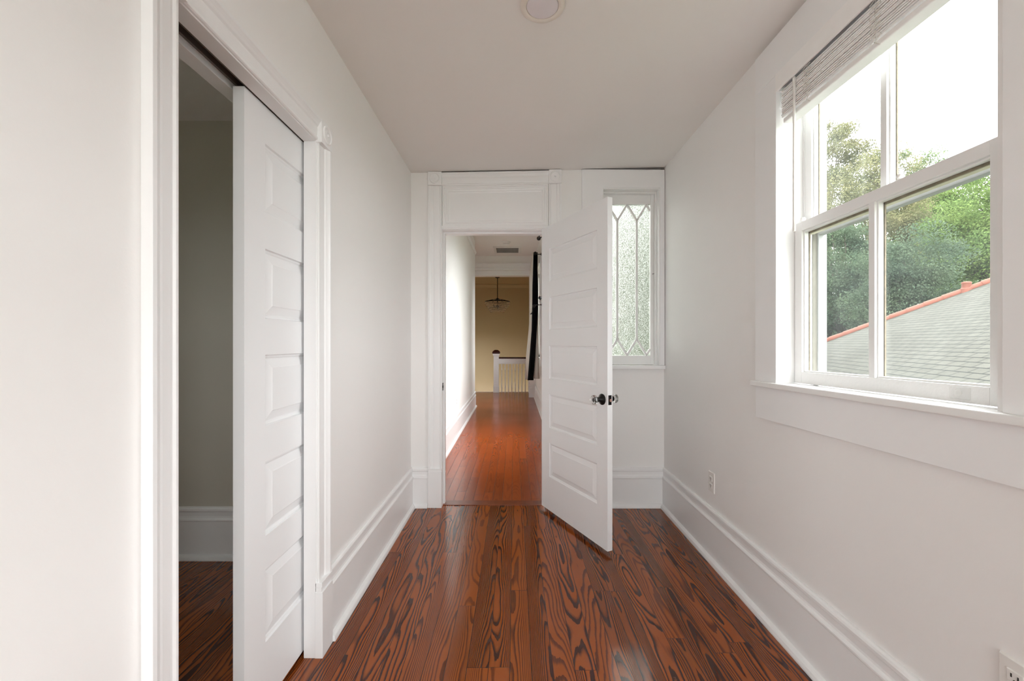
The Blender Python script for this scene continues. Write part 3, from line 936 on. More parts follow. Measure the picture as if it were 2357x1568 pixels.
# ------------------------------------------------------------------ blind
bl = thing('window_blind', (1.13, 1.34, 2.12), 'white slatted blind drawn up at the top of the big window', 'blind')
BY0, BY1 = .972, 1.733
v = MB(); v.box(1.084, 1.0915, BY0, BY1, 2.257, 2.331); v.box(1.0915, 1.108, BY1 - .006, BY1, 2.257, 2.331)
mk('valance', v, M_BLIND, bl, bevel=.0015)
hrail = MB(); hrail.box(1.104, 1.155, BY0 + .01, BY1 - .012, 2.268, 2.322)
mk('headrail', hrail, M_HEADRAIL, bl, bevel=.002)
zz = 2.256
for i in range(14):
    zz -= .0082 + random.uniform(-.0022, .0022)
    dx = random.uniform(-.002, .002); tl = random.uniform(.001, .006)
    sl = MB()
    pr_ = [(1.103 + dx + .05 * k / 6, zz + .0025 * math.sin(PI * k / 6) + tl * (k / 6)) for k in range(7)]
    n = len(pr_)
    vs = []
    for y in (BY0 + .012, BY1 - .010 - random.uniform(0, .004)):
        vs += [(x, y, z) for x, z in pr_] + [(x, y, z + .0055) for x, z in reversed(pr_)]
    m2_ = 2 * n
    fs = [(k, (k + 1) % m2_, (k + 1) % m2_ + m2_, k + m2_) for k in range(m2_)]
    fs += [tuple(range(m2_ - 1, -1, -1)), tuple(range(m2_, 2 * m2_))]
    sl.add(vs, fs)
    mk('slat', sl, M_BLIND, bl)
zr_ = zz - .006
br = MB(); br.box(1.106, 1.153, BY0 + .014, BY1 - .016, zr_ - .019, zr_ + .001)
mk('bottom_rail', br, M_BLIND, bl, bevel=.004, seg=3)
ZRB = zr_ - .019
for yc in (1.565, 1.268):
    cd = MB()
    for off in (-.012, .010):
        pts = []
        for k in range(46):
            t = k / 45
            z = 2.262 - t * (2.262 - zr_ + .012)
            a = t * 46 + off * 300
            pts.append((1.0985 - .0035 * abs(math.sin(a)) - (.001 if off > 0 else 0), yc + off * .8 + .0105 * math.sin(a * .93 + 1), z + .003 * math.cos(a)))
        cd.tube(pts, .0012, 6)
    cd.tube([(1.1035, yc + .012, zr_), (1.106, yc - .004, ZRB + .003), (1.108, yc - .006, ZRB)], .0009, 6)
    mk('ladder_cord', cd, M_CORD, bl, smooth=True)
    gh = MB(); gh.box(1.1035, 1.106, yc - .012, yc + .006, 2.269, 2.274)
    mk('cord_slot', gh, M_SLOT, bl)
wd = MB(); wd.lathe([(.0052, 0), (.0058, .004), (.0055, .30), (.0050, .585), (.0062, .592), (.0062, .604), (.003, .608)], 8, Matrix.Translation((1.0975, 1.636, 1.653)))
wd.tube([(1.0975, 1.636, 2.258), (1.0975, 1.636, 2.270), (1.100, 1.636, 2.276), (1.106, 1.636, 2.278)], .0018, 6)
mk('tilt_wand', wd, M_PLASTIC, bl, smooth='auto')

# ------------------------------------------------------------------ lattice window in the end wall
w2 = thing('window_2', (.865, YB + .06, 1.05), 'narrow lattice window of obscure glass behind the open door', 'window', kind='structure')
FY = YB - .022
c = MB()
XA0, XA1 = .500, 1.108
def zc2(x): return zceil(x) - .008
c.qxz((XA0, 1.052), (BX0 + .002, 1.052), (BX0 + .002, BZ1), (XA0, BZ1), FY, YB)
c.qxz((BX1 - .0, 1.052), (XA1, 1.052), (XA1, BZ1), (BX1 - .0, BZ1), FY, YB)
c.qxz((XA0, BZ1), (XA1, BZ1), (XA1, 2.4945), (XA0, 2.4985), FY, YB)
mk('casing', c, M_TRIM, w2)
s = MB(); s.box(.49, 1.109, YB - .040, YB + .065, 1.024, 1.050)
mk('stool', s, M_TRIM, w2, bevel=.003)
j = MB()
j.box(BX0 - .0, BX0 + .008, FY + .002, YB + WB, 1.05, BZ1); j.box(BX1 - .008, BX1, FY + .002, YB + WB, 1.05, BZ1)
j.box(BX0 + .008, BX1 - .008, FY + .002, YB + WB, BZ1 - .010, BZ1)
j.box(BX1 - .020, BX1 - .008, YB + .030, YB + .062, 1.05, BZ1 - .01); j.box(BX0 + .008, BX0 + .020, YB + .030, YB + .062, 1.05, BZ1 - .01)
j.box(BX0 + .020, BX1 - .020, YB + .030, YB + .062, BZ1 - .022, BZ1 - .01)
mk('jamb', j, M_OLDTRIM, w2, bevel=.0015)
SY = YB + .065
def bx(px): return (px - 1184) * SY / 960
def bz(py): return 1.215 - (py - 790) * SY / 960
f = MB()
gx0, gx1, gz0, gz1 = bx(1394), bx(1497.5), bz(819), bz(470)
ox0, ox1, oz0, oz1 = BX0 + .010, BX1 - .009, 1.052, BZ1 - .011
f.box(ox0, gx0, SY, SY + .034, oz0, oz1); f.box(gx1, ox1, SY, SY + .034, oz0, oz1)
f.box(gx0, gx1, SY, SY + .034, oz0, gz0); f.box(gx0, gx1, SY, SY + .034, gz1, oz1)
sh = mk('sash', f, M_OLDTRIM, w2, bevel=.0015)
lat = MB()
def bar(a, b, w=.0075):
    a, b = Vector((a[0], 0, a[1])), Vector((b[0], 0, b[1]))
    d = (b - a).normalized(); nrm = Vector((-d.z, 0, d.x))
    for hw, y0, y1 in ((w, SY + .006, SY + .026), (w * .55, SY + .001, SY + .01)):
        pts = [a - nrm * hw, b - nrm * hw, b + nrm * hw, a + nrm * hw]
        lat.qxz(*[(p.x, p.z) for p in pts], y0, y1)
for jx in (1421.5, 1466.5):
    bar((bx(jx), bz(781)), (bx(jx), bz(507)))
    for dx in (-22.5, 22.5):
        bar((bx(jx), bz(507)), (bx(jx + dx), bz(470)))
        bar((bx(jx), bz(781)), (bx(jx + dx), bz(818)))
for px_ in (1398.5, 1489):
    sg = -1 if px_ < 1440 else 1
    bar((bx(px_), bz(471)), (bx(px_ + sg * 8), bz(484))); bar((bx(px_), bz(817)), (bx(px_ + sg * 8), bz(804)))
mk('lattice', lat, M_OLDTRIM, sh)
p = MB(); p.box(gx0 - .004, gx1 + .004, SY + .017, SY + .021, gz0 - .004, gz1 + .004)
mk('pane', p, M_OBSC, sh)
lt = MB(); zl_ = bz(631)
lt.tube([(ox1 - .022, SY - .002, zl_), (ox1 - .006, SY - .012, zl_ + .003), (ox1 + .003, SY - .010, zl_ + .001)], .0028, 6)
lt.tube([(ox1 - .001, SY - .012, zl_ + .004), (ox1 + .004, SY - .016, zl_ - .012)], .0022, 6)
mk('latch_hook', lt, M_GRILLE, w2)

# ------------------------------------------------------------------ hall windows, and unseen ones added to let in light
def plain_window(name, label, axis, at, a0, a1, z0, z1, inward, thick=.13):
    """simple double hung window in a wall; axis 'x': wall faces +/-X at x=at"""
    root = thing(name, (at, (a0 + a1) / 2, z0) if axis == 'x' else ((a0 + a1) / 2, at, z0), label, 'window', kind='structure')
    def bxs(mb, d0, d1, s0, s1, za, zb):
        u0, u1 = at + inward * d0, at + inward * d1
        if axis == 'x': mb.box(u0, u1, s0, s1, za, zb)
        else: mb.box(s0, s1, u0, u1, za, zb)
    f = MB(); zm = (z0 + z1) / 2
    for s0, s1 in ((a0, a0 + .045), (a1 - .045, a1), ((a0 + a1) / 2 - .011, (a0 + a1) / 2 + .011)):
        bxs(f, -.06, -.095, s0, s1, z0, z1)
    for za, zb in ((z0, z0 + .06), (zm - .02, zm + .02), (z1 - .05, z1)):
        bxs(f, -.06, -.095, a0, a1, za, zb)
    mk('sash', f, M_OLDTRIM, root)
    c = MB()
    bxs(c, 0, .02, a0 - .12, a0, z0, z1); bxs(c, 0, .02, a1, a1 + .12, z0, z1); bxs(c, 0, .02, a0 - .12, a1 + .12, z1, z1 + .12)
    bxs(c, -.06, .035, a0 - .13, a1 + .13, z0 - .028, z0); bxs(c, 0, .018, a0 - .12, a1 + .12, z0 - .15, z0 - .028)
    mk('casing', c, M_TRIM, root)
    p = MB(); bxs(p, -.078, -.081, a0 + .04, a1 - .04, z0 + .05, z1 - .04)
    mk('pane', p, M_GLASS, root)
plain_window('window_added_3', 'unseen white sash window added for light behind the viewer, right wall', 'x', XR, *W3, -1)
plain_window('window_added_4', 'unseen white sash window added for light in the wall behind the viewer', 'y', YF, *W5, 1)
plain_window('window_5', 'near white sash window of the right hallway wall', 'x', HX1, *HA, -1)
plain_window('window_6', 'far white sash window behind the striped curtain', 'x', HX1, *HB, -1)

plain_window('window_added_8', 'unseen tall sash window added to light the stairwell from the left', 'x', -2.2, *W8, 1)
plain_window('window_added_7', 'unseen small sash window added to light the dark side room', 'x', -2.62, *W7, 1)

# ------------------------------------------------------------------ ceiling light
lt_ = thing('ceiling_light', (.106, 1.577, 2.484), 'round unlit flush ceiling light with cream rim', 'ceiling light')
zc_ = zceil(.106)
r = MB(); r.lathe([(.075, 0), (.0835, -.001), (.0845, -.006), (.080, -.010), (.066, -.011), (.0615, -.009), (.0605, -.004), (.05, -.004)], 64, Matrix.Translation((.106, 1.577, zc_ - .0005)))
mk('rim', r, M_RIM, lt_, smooth='auto')
r = MB(); r.lathe([(.0605, -.006), (.059, -.0085), (.05, -.0095), (.02, -.010)], 48, Matrix.Translation((.106, 1.577, zc_ - .0005)))
mk('lens', r, M_LENS, lt_, smooth='auto')

# ------------------------------------------------------------------ outlets
def outlet(name, label, x, y, z, sgn, group='wall outlets'):
    root = thing(name, (x, y, z - .058), label, 'outlet', group)
    p = MB()
    p.hexa([(x, y - .035, z - .0575), (x, y + .035, z - .0575), (x, y + .035, z + .0575), (x, y - .035, z + .0575)],
           [(x + sgn * .006, y - .032, z - .0545), (x + sgn * .006, y + .032, z - .0545), (x + sgn * .006, y + .032, z + .0545), (x + sgn * .006, y - .032, z + .0545)])
    mk('cover_plate', p, M_PLASTIC, root, bevel=.001)
    for dz in (.0195, -.0195):
        rcp = MB(); rcp.box(x + sgn * .004, x + sgn * .0085, y - .0165, y + .0165, z + dz - .0135, z + dz + .0135)
        ro = mk('receptacle', rcp, M_PLASTIC, root, bevel=.003, seg=3)
        sl = MB()
        for dy in (-.0065, .0065):
            sl.box(x + sgn * .008, x + sgn * .0092, y + dy - .0013, y + dy + .0013, z + dz - .002, z + dz + .006)
        sl.lathe([(.0024, 0), (.0024, .0012)], 10, Matrix.Translation((x + sgn * .008, y, z + dz - .0075)) @ Matrix.Rotation(sgn * PI / 2, 4, 'Y'))
        mk('slot', sl, M_SLOT, ro)
outlet('power_outlet', 'white outlet low on the right wall beyond the window', XR, 2.346, .433, -1)
outlet('power_outlet', 'white outlet on the right wall below the window, cut by the frame', XR, .920, .456, -1)
outlet('power_outlet', 'small white outlet on the bright left hallway wall', HX0, 5.41, .455, 1)

# ------------------------------------------------------------------ hall ceiling things
sdm = thing('smoke_detector', (-.16, 8.05, HZ - .05), 'white round smoke detector on the hallway ceiling', 'smoke detector')
r = MB(); r.lathe([(.085, 0), (.085, -.012), (.078, -.02)], 32, Matrix.Translation((-.16, 8.05, HZ)))
mk('base_plate', r, M_PLASTIC, sdm, smooth='auto')
r = MB(); r.lathe([(.072, -.02), (.068, -.03), (.058, -.034)], 32, Matrix.Translation((-.16, 8.05, HZ)))
r.lathe([(.056, -.036), (.062, -.038), (.058, -.05), (.03, -.055)], 32, Matrix.Translation((-.16, 8.05, HZ)))
mk('sensor_cap', r, M_PLASTIC, sdm, smooth='auto')
r = MB(); r.lathe([(.054, -.030), (.054, -.040)], 32, Matrix.Translation((-.16, 8.05, HZ)))
mk('sensor_slot', r, M_SLOT, sdm)

av = thing('air_vent', (-.145, 8.73, HZ - .02), 'rectangular white air return grille in the hallway ceiling', 'air vent')
vx0, vx1, vy0, vy1 = -.43, .14, 8.44, 9.02
f = MB()
for a in ((vx0, vx1, vy0, vy0 + .055), (vx0, vx1, vy1 - .055, vy1), (vx0, vx0 + .055, vy0 + .055, vy1 - .055), (vx1 - .055, vx1, vy0 + .055, vy1 - .055)):
    f.box(*a, HZ - .018, HZ)
mk('frame', f, M_PLASTIC, av, bevel=.003)
g = MB()
k = vy0 + .06
while k < vy1 - .058:
    g.box(vx0 + .055, vx1 - .055, k, k + .006, HZ - .016, HZ - .006); k += .022
k = vx0 + .06
while k < vx1 - .058:
    g.box(k, k + .006, vy0 + .055, vy1 - .055, HZ - .014, HZ - .007); k += .026
mk('grid', g, M_GRILLE, av)
g = MB(); g.box(vx0 + .05, vx1 - .05, vy0 + .05, vy1 - .05, HZ - .004, HZ)
mk('backing', g, M_SLOT, av)

# ------------------------------------------------------------------ curtain, rods, holdbacks
RX, RZ = .360, 2.765
def rod(label, y0, y1, near_ball, far_ball):
    root = thing('curtain_rod', (RX, (y0 + y1) / 2, RZ - .03), label, 'curtain rod', 'hallway curtain rods')
    r = MB(); r.tube([(RX, y0, RZ), (RX, y1, RZ)], .011, 12)
    mk('pole', r, M_BLACK, root, smooth='auto')
    for y, s in ((y0, -1), (y1, 1)):
        b = MB(); b.sphere((RX, y + s * .025, RZ), .030, 18, 12)
        mk('finial', b, M_BLACK, root, smooth=True)
    for y in (y0 + .05, y1 - .05):
        b = MB(); b.tube([(RX, y, RZ - .008), (RX + .05, y, RZ + .0), (HX1 - .004, y, RZ + .0)], .008, 8)
        b.lathe([(.026, 0), (.026, .008)], 16, Matrix.Translation((HX1 - .008, y, RZ)) @ Matrix.Rotation(PI / 2, 4, 'Y'))
        mk('bracket', b, M_BLACK, root, smooth='auto')
rod('black curtain rod end showing at the doorway top corner', 4.1, 6.15, True, True)
rod('black curtain rod carrying the striped curtain', 7.22, 8.80, True, True)

def holdback(label, y, z):
    root = thing('curtain_holdback', (HX1 - .05, y, z - .03), label, 'curtain holdback', 'hallway curtain holdbacks')
    b = MB(); b.tube([(HX1, y, z), (HX1 - .10, y, z), (HX1 - .125, y, z - .006), (HX1 - .135, y, z - .02)], .008, 8)
    b.lathe([(.024, 0), (.024, .008)], 16, Matrix.Translation((HX1 - .008, y, z)) @ Matrix.Rotation(PI / 2, 4, 'Y'))
    mk('arm', b, M_BLACK, root, smooth='auto')
    b = MB(); b.sphere((HX1 - .135, y, z - .02), .024, 14, 10)
    mk('end_knob', b, M_BLACK, root, smooth=True)
holdback('black round holdback beside the door edge, before the curtain', 5.43, 1.823)
holdback('black hook holdback crossing the striped curtain', 7.08, 1.865)

cu = thing('curtain', (.33, 7.45, .58), 'white curtain with a black stripe hanging in the hallway', 'curtain')
def cprof(px, py, Y): return ((px - 1184) * Y / 960, Y, 1.215 - (py - 790) * Y / 960)
def ribbon(name, cols, mat, thick=.012):
    """cols: list over height of [(px,Y),...] at given py; builds a folded sheet"""
    mb = MB(); vs, fs = [], []
    n = len(cols[0][1])
    for py, row in cols:
        for px_, Y in row:
            vs.append(cprof(px_, py, Y))
    for i in range(len(cols) - 1):
        for k in range(n - 1):
            fs.append((i * n + k, i * n + k + 1, (i + 1) * n + k + 1, (i + 1) * n + k))
    mb.add(vs, fs)
    o = mk(name, mb, mat, cu, smooth=True)
    sol = o.modifiers.new('thickness', 'SOLIDIFY'); sol.thickness = thick; sol.offset = 0
    return o
ribbon('black_band', [(581, [(1228.5, 7.30), (1231, 7.28), (1234.5, 7.28), (1237.0, 7.31)]), (620, [(1227.5, 7.30), (1230, 7.27), (1233.5, 7.27), (1236.2, 7.31)]),
                      (660, [(1226.2, 7.30), (1229, 7.26), (1234, 7.26), (1237.8, 7.31)]), (710, [(1225.6, 7.30), (1229, 7.25), (1234, 7.25), (1237.4, 7.31)]),
                      (760, [(1224.3, 7.30), (1227, 7.24), (1232, 7.24), (1235.6, 7.31)]), (820, [(1219.6, 7.30), (1223, 7.22), (1228, 7.22), (1232.0, 7.31)]),
                      (875.5, [(1215.0, 7.30), (1218.5, 7.2), (1223, 7.2), (1227.2, 7.31)])], M_BLACKC)
ribbon('white_panel', [(581, [(1229.5, 7.30), (1228, 7.36), (1227.0, 7.45), (1227.5, 7.55), (1226.0, 7.70)]), (620, [(1228.2, 7.30), (1226, 7.34), (1223.0, 7.42), (1224.2, 7.5), (1221, 7.66)]),
                       (660, [(1227.0, 7.30), (1224.4, 7.35), (1221.6, 7.42), (1222.8, 7.5), (1219.5, 7.64)]), (710, [(1226.2, 7.30), (1224.2, 7.34), (1222.6, 7.40), (1223.5, 7.46), (1221.0, 7.55)]),
                       (760, [(1224.8, 7.30), (1222.6, 7.34), (1219.4, 7.42), (1221.0, 7.48), (1217.5, 7.6)]), (820, [(1220.0, 7.30), (1217.5, 7.34), (1213.6, 7.44), (1216.0, 7.54), (1211.5, 7.72)]),
                       (874, [(1215.6, 7.30), (1213.0, 7.32), (1212.8, 7.46), (1213.6, 7.56), (1210.0, 7.76)])], M_CURT)
ribbon('white_panel', [(590, [(1236.0, 7.31), (1236.8, 7.34), (1237.2, 7.40)]), (640, [(1235.6, 7.31), (1237.0, 7.34), (1238.0, 7.40)]),
                       (700, [(1236.6, 7.31), (1237.8, 7.34), (1238.6, 7.40)]), (760, [(1234.8, 7.31), (1236.8, 7.30), (1238.6, 7.38)]),
                       (820, [(1231.2, 7.31), (1235.2, 7.26), (1239.4, 7.38)]), (872, [(1226.2, 7.31), (1233.0, 7.22), (1241.0, 7.38)])], M_CURT)
tb = MB(); c0 = cprof(1222.5, 716, 7.30)
tb.tube([cprof(1221.5, 723, 7.28), cprof(1224.5, 722, 7.24), cprof(1226.5, 716, 7.22), cprof(1226, 710, 7.24)], .011, 8)
mk('tieback', tb, M_BLACK, cu, smooth=True)

# ------------------------------------------------------------------ chandelier
CHX, CHY = (1145 - 1184) * 12.35 / 960, 12.35
ch = thing('chandelier', (CHX, CHY, 2.1), 'dark tiered crystal chandelier hanging in the stairwell', 'chandelier')
TC = Matrix.Translation((CHX, CHY, 0))
r = MB(); r.lathe([(.07, HZ), (.065, HZ - .02), (.02, HZ - .035)], 24, TC)
mk('canopy', r, M_BLACK, ch, smooth='auto')
r = MB(); r.tube([(CHX, CHY, HZ - .03), (CHX, CHY, 2.53)], .010, 8)
for k in range(16):
    r.sphere((CHX, CHY, 2.55 + k * .038), .0135, 8, 6)
mk('chain', r, M_BLACK, ch, smooth=True)
r = MB(); r.lathe([(.012, 2.56), (.05, 2.53), (.045, 2.50), (.015, 2.49)], 16, TC)
for k in range(6):
    t = 2 * PI * k / 6
    r.tube([(CHX + .02 * math.cos(t), CHY + .02 * math.sin(t), 2.52), (CHX + .16 * math.cos(t), CHY + .16 * math.sin(t), 2.505), (CHX + .36 * math.cos(t), CHY + .36 * math.sin(t), 2.445)], .007, 6)
r.tube([(CHX, CHY, 2.50), (CHX, CHY, 2.22)], .012, 8)
for k in range(4):
    t = 2 * PI * k / 4 + .4
    r.tube([(CHX, CHY, 2.30), (CHX + .1 * math.cos(t), CHY + .1 * math.sin(t), 2.28), (CHX + .12 * math.cos(t), CHY + .12 * math.sin(t), 2.36)], .012, 6)
mk('frame', r, M_BLACK, ch, smooth='auto')
for rad, zt_ in ((.372, 2.44), (.33, 2.375), (.285, 2.31), (.245, 2.255), (.205, 2.205)):
    r = MB()
    hh = .028 if rad > .36 else .008
    r.lathe([(rad, zt_ - hh / 2), (rad, zt_ + hh / 2), (rad - .012, zt_ + hh / 2), (rad - .012, zt_ - hh / 2), (rad, zt_ - hh / 2)], 48, TC, cap=False)
    ring = mk('ring', r, M_BLACK, ch)
    n = int(2 * PI * rad / .042)
    cr = MB()
    for k in range(n):
        t = 2 * PI * k / n
        cx, cy = CHX + rad * math.cos(t), CHY + rad * math.sin(t)
        cr.lathe([(.002, zt_ - .012), (.011, zt_ - .024), (.005, zt_ - .035), (.014, zt_ - .055), (.010, zt_ - .072), (.001, zt_ - .082)], 6, Matrix.Translation((cx, cy, 0)))
    tag(mk('crystal_drops', cr, M_CRYSTAL, ring), kind='stuff')

# ------------------------------------------------------------------ stair railing
RY = 10.30
st = thing('stair_railing', (.0, RY, 0), 'white stair balustrade with dark handrail and capped newel post', 'railing')
def rx(px): return (px - 1184) * RY / 960
nx = rx(1142.3)
nw = MB()
nw.box(nx - .072, nx + .072, RY - .072, RY + .072, 0, .15)
nw.hexa([(nx - .072, RY - .072, .15), (nx + .072, RY - .072, .15), (nx + .072, RY + .072, .15), (nx - .072, RY + .072, .15)],
        [(nx - .064, RY - .064, .165), (nx + .064, RY - .064, .165), (nx + .064, RY + .064, .165), (nx - .064, RY + .064, .165)])
nw.box(nx - .064, nx + .064, RY - .064, RY + .064, .165, .885)
for xa, xb, za, zb in ((-.05, -.038, .2, .83), (.038, .05, .2, .83), (-.038, .038, .2, .212), (-.038, .038, .818, .83)):
    nw.box(nx + xa, nx + xb, RY - .067, RY - .06, za, zb)
nw.hexa([(nx - .064, RY - .064, .885), (nx + .064, RY - .064, .885), (nx + .064, RY + .064, .885), (nx - .064, RY + .064, .885)],
        [(nx - .082, RY - .082, .925), (nx + .082, RY - .082, .925), (nx + .082, RY + .082, .925), (nx - .082, RY + .082, .925)])
nw.box(nx - .082, nx + .082, RY - .082, RY + .082, .925, .955)
npo = mk('newel_post', nw, M_TRIM, st, bevel=.003)
cp = MB()
def sq(h, z): return [(nx - h, RY - h, z), (nx + h, RY - h, z), (nx + h, RY + h, z), (nx - h, RY + h, z)]
cp.hexa(sq(.092, .955), sq(.096, .99)); cp.hexa(sq(.096, .99), sq(.082, 1.015)); cp.hexa(sq(.082, 1.015), sq(.045, 1.042)); cp.hexa(sq(.045, 1.042), sq(.03, 1.048))
mk('newel_cap', cp, M_MAHOG, npo, bevel=.004)
hx1 = rx(1232)
hrl = MB(); hrl.rail([(-.03, 0), (.03, 0), (.034, .012), (.03, .03), (.015, .038), (-.015, .038), (-.03, .03), (-.034, .012)], (nx + .064, RY, .832), (hx1, RY, .832), (0, 1, 0), (0, 0, 1))
mk('handrail', hrl, M_MAHOG, st, bevel=.003)
tr_ = MB(); tr_.box(nx + .064, hx1, RY - .022, RY + .022, .728, .832); tr_.box(nx + .064, hx1, RY - .03, RY + .03, .70, .735)
mk('top_rail', tr_, M_TRIM, st, bevel=.004)
bprof = [(.012, 0), (.012, .09), (.016, .095), (.016, .10), (.010, .105), (.017, .13), (.012, .15), (.010, .3), (.010, .50), (.009, .535), (.016, .545), (.016, .555), (.012, .56), (.015, .58), (.010, .60), (.011, .70)]
base_me = None
for k in range(10):
    bxx = rx(1155 + 7.72 * k)
    if base_me is None:
        bb = MB(); bb.lathe(bprof, 12, Matrix.Translation((bxx, RY, 0)))
        bo = mk('baluster', bb, M_TRIM, st, smooth='auto')
        base_me, base_x = bo, bxx
    else:
        q = base_me.copy(); COL.objects.link(q); q.parent = st
        q.location = (bxx - base_x, 0, 0)

# ------------------------------------------------------------------ outside: neighbour's roof, ground, trees
gr = MB(); gr.box(-70, 90, -60, 110, -4.3, -4.0)
struct('ground', gr, M_GRASS, 'grass ground far below the windows', 'ground')

d2 = Vector((.33, .944, 0)).normalized(); e2 = Vector((.944, -.33, 0)).normalized()
CD = 5.0; TAN = .5
def roof_z(e): return CAM_Z + (e - CD) * TAN
def rp(d, e, z): return d2 * d + e2 * e + Vector((0, 0, z))
A = Vector((2.51 * CD, 2.19 * CD, 0)); B = Vector((2.06 * CD, 2.67 * CD, 0))
Ad, Ae, Bd, Be = A.dot(d2), A.dot(e2), B.dot(d2), B.dot(e2)
kk = (Bd - Ad) / (Be - Ae)
def hip_d(e): return Ad + (e - Ae) * kk
E_EAVE, E_RIDGE, D0 = 2.6, Ae + .5, 4.6
house = thing('house', (6, 9, -4), 'neighbouring house with grey shingle roof and red ridge outside the window', 'house')
def uv_roof(o, fn):
    me = o.data
    uvl = me.uv_layers.new(name='UVMap')
    org = wloc(o)
    for lp_ in me.loops:
        co = me.vertices[lp_.vertex_index].co + org
        uvl.data[lp_.index].uv = fn(co)
rf = MB()
e_b = 2 * E_RIDGE - E_EAVE
zE, zR = roof_z(E_EAVE), roof_z(E_RIDGE)
P = [rp(D0, E_EAVE, zE), rp(hip_d(E_EAVE), E_EAVE, zE), rp(hip_d(E_RIDGE), E_RIDGE, zR), rp(D0, E_RIDGE, zR), rp(hip_d(E_EAVE), e_b, zE), rp(D0, e_b, zE)]
lo = [p - Vector((0, 0, .12)) for p in P]
rf.add(P + lo, [(0, 1, 2, 3), (1, 4, 2), (3, 2, 4, 5), (6, 9, 8, 7), (7, 8, 10), (9, 11, 10, 8), (0, 6, 7, 1), (1, 7, 10, 4), (4, 10, 11, 5), (5, 11, 9, 3), (3, 9, 6, 0)])
ro = mk('roof', rf, M_SHINGLE, house)
cosr = 1 / math.sqrt(1 + TAN * TAN)
uv_roof(ro, lambda co: (co.x * d2.x + co.y * d2.y, (co.x * e2.x + co.y * e2.y) / cosr))
hw_ = MB()
ins = .45
def wallbox(mb, a, b):
    q = Vector((b - a)).normalized(); n_ = Vector((-q.y, q.x, 0)) * .1
    mb.hexa([a, b, b + n_, a + n_], [p + Vector((0, 0, zE - .1 + 4)) for p in (a, b, b + n_, a + n_)])
cs = [rp(D0 + ins, E_EAVE + ins, -4), rp(hip_d(E_EAVE) - ins, E_EAVE + ins, -4), rp(hip_d(E_EAVE) - ins, e_b - ins, -4), rp(D0 + ins, e_b - ins, -4)]
for k in range(4): wallbox(hw_, cs[k], cs[(k + 1) % 4])
mk('siding', hw_, M_SIDING, house)
gb = MB(); gb.add([rp(D0 + ins, E_EAVE + ins, zE - .1), rp(D0 + ins, e_b - ins, zE - .1), rp(D0 + ins, E_RIDGE, zR - .3)], [(0, 1, 2)])
gb.add([p + (rp(.1, 0, 0)) for p in (rp(D0 + ins, E_EAVE + ins, zE - .1), rp(D0 + ins, e_b - ins, zE - .1), rp(D0 + ins, E_RIDGE, zR - .3))], [(0, 1, 2)])
mk('gable', gb, M_SIDING, house)
rg = MB()
hp0, hp1 = P[1] + Vector((0, 0, .02)), P[2] + Vector((0, 0, .02))
L_ = (hp1 - hp0).length; nseg = int(L_ / .38)
for k in range(nseg):
    a = hp0.lerp(hp1, k / nseg); b = hp0.lerp(hp1, (k + 1.08) / nseg)
    rg.tube([a, b], [.10, .085], 10)
a0_, b0_ = P[2], P[3]
rg.tube([a0_, b0_], .09, 10)
mk('ridge_cap', rg, M_RIDGE, house, smooth='auto')
# small terracotta finial vent on the hip
def on_hip(e): return rp(hip_d(e), e, roof_z(e))
ef = Ae + (Be - Ae) * .14
vt = MB(); pv = on_hip(ef)
vt.lathe([(.14, -.06), (.13, .06), (.10, .08), (.095, .19), (.105, .21), (.095, .24), (.04, .255)], 14, Matrix.Translation(pv))
mk('roof_vent', vt, M_RIDGE, house, smooth='auto')

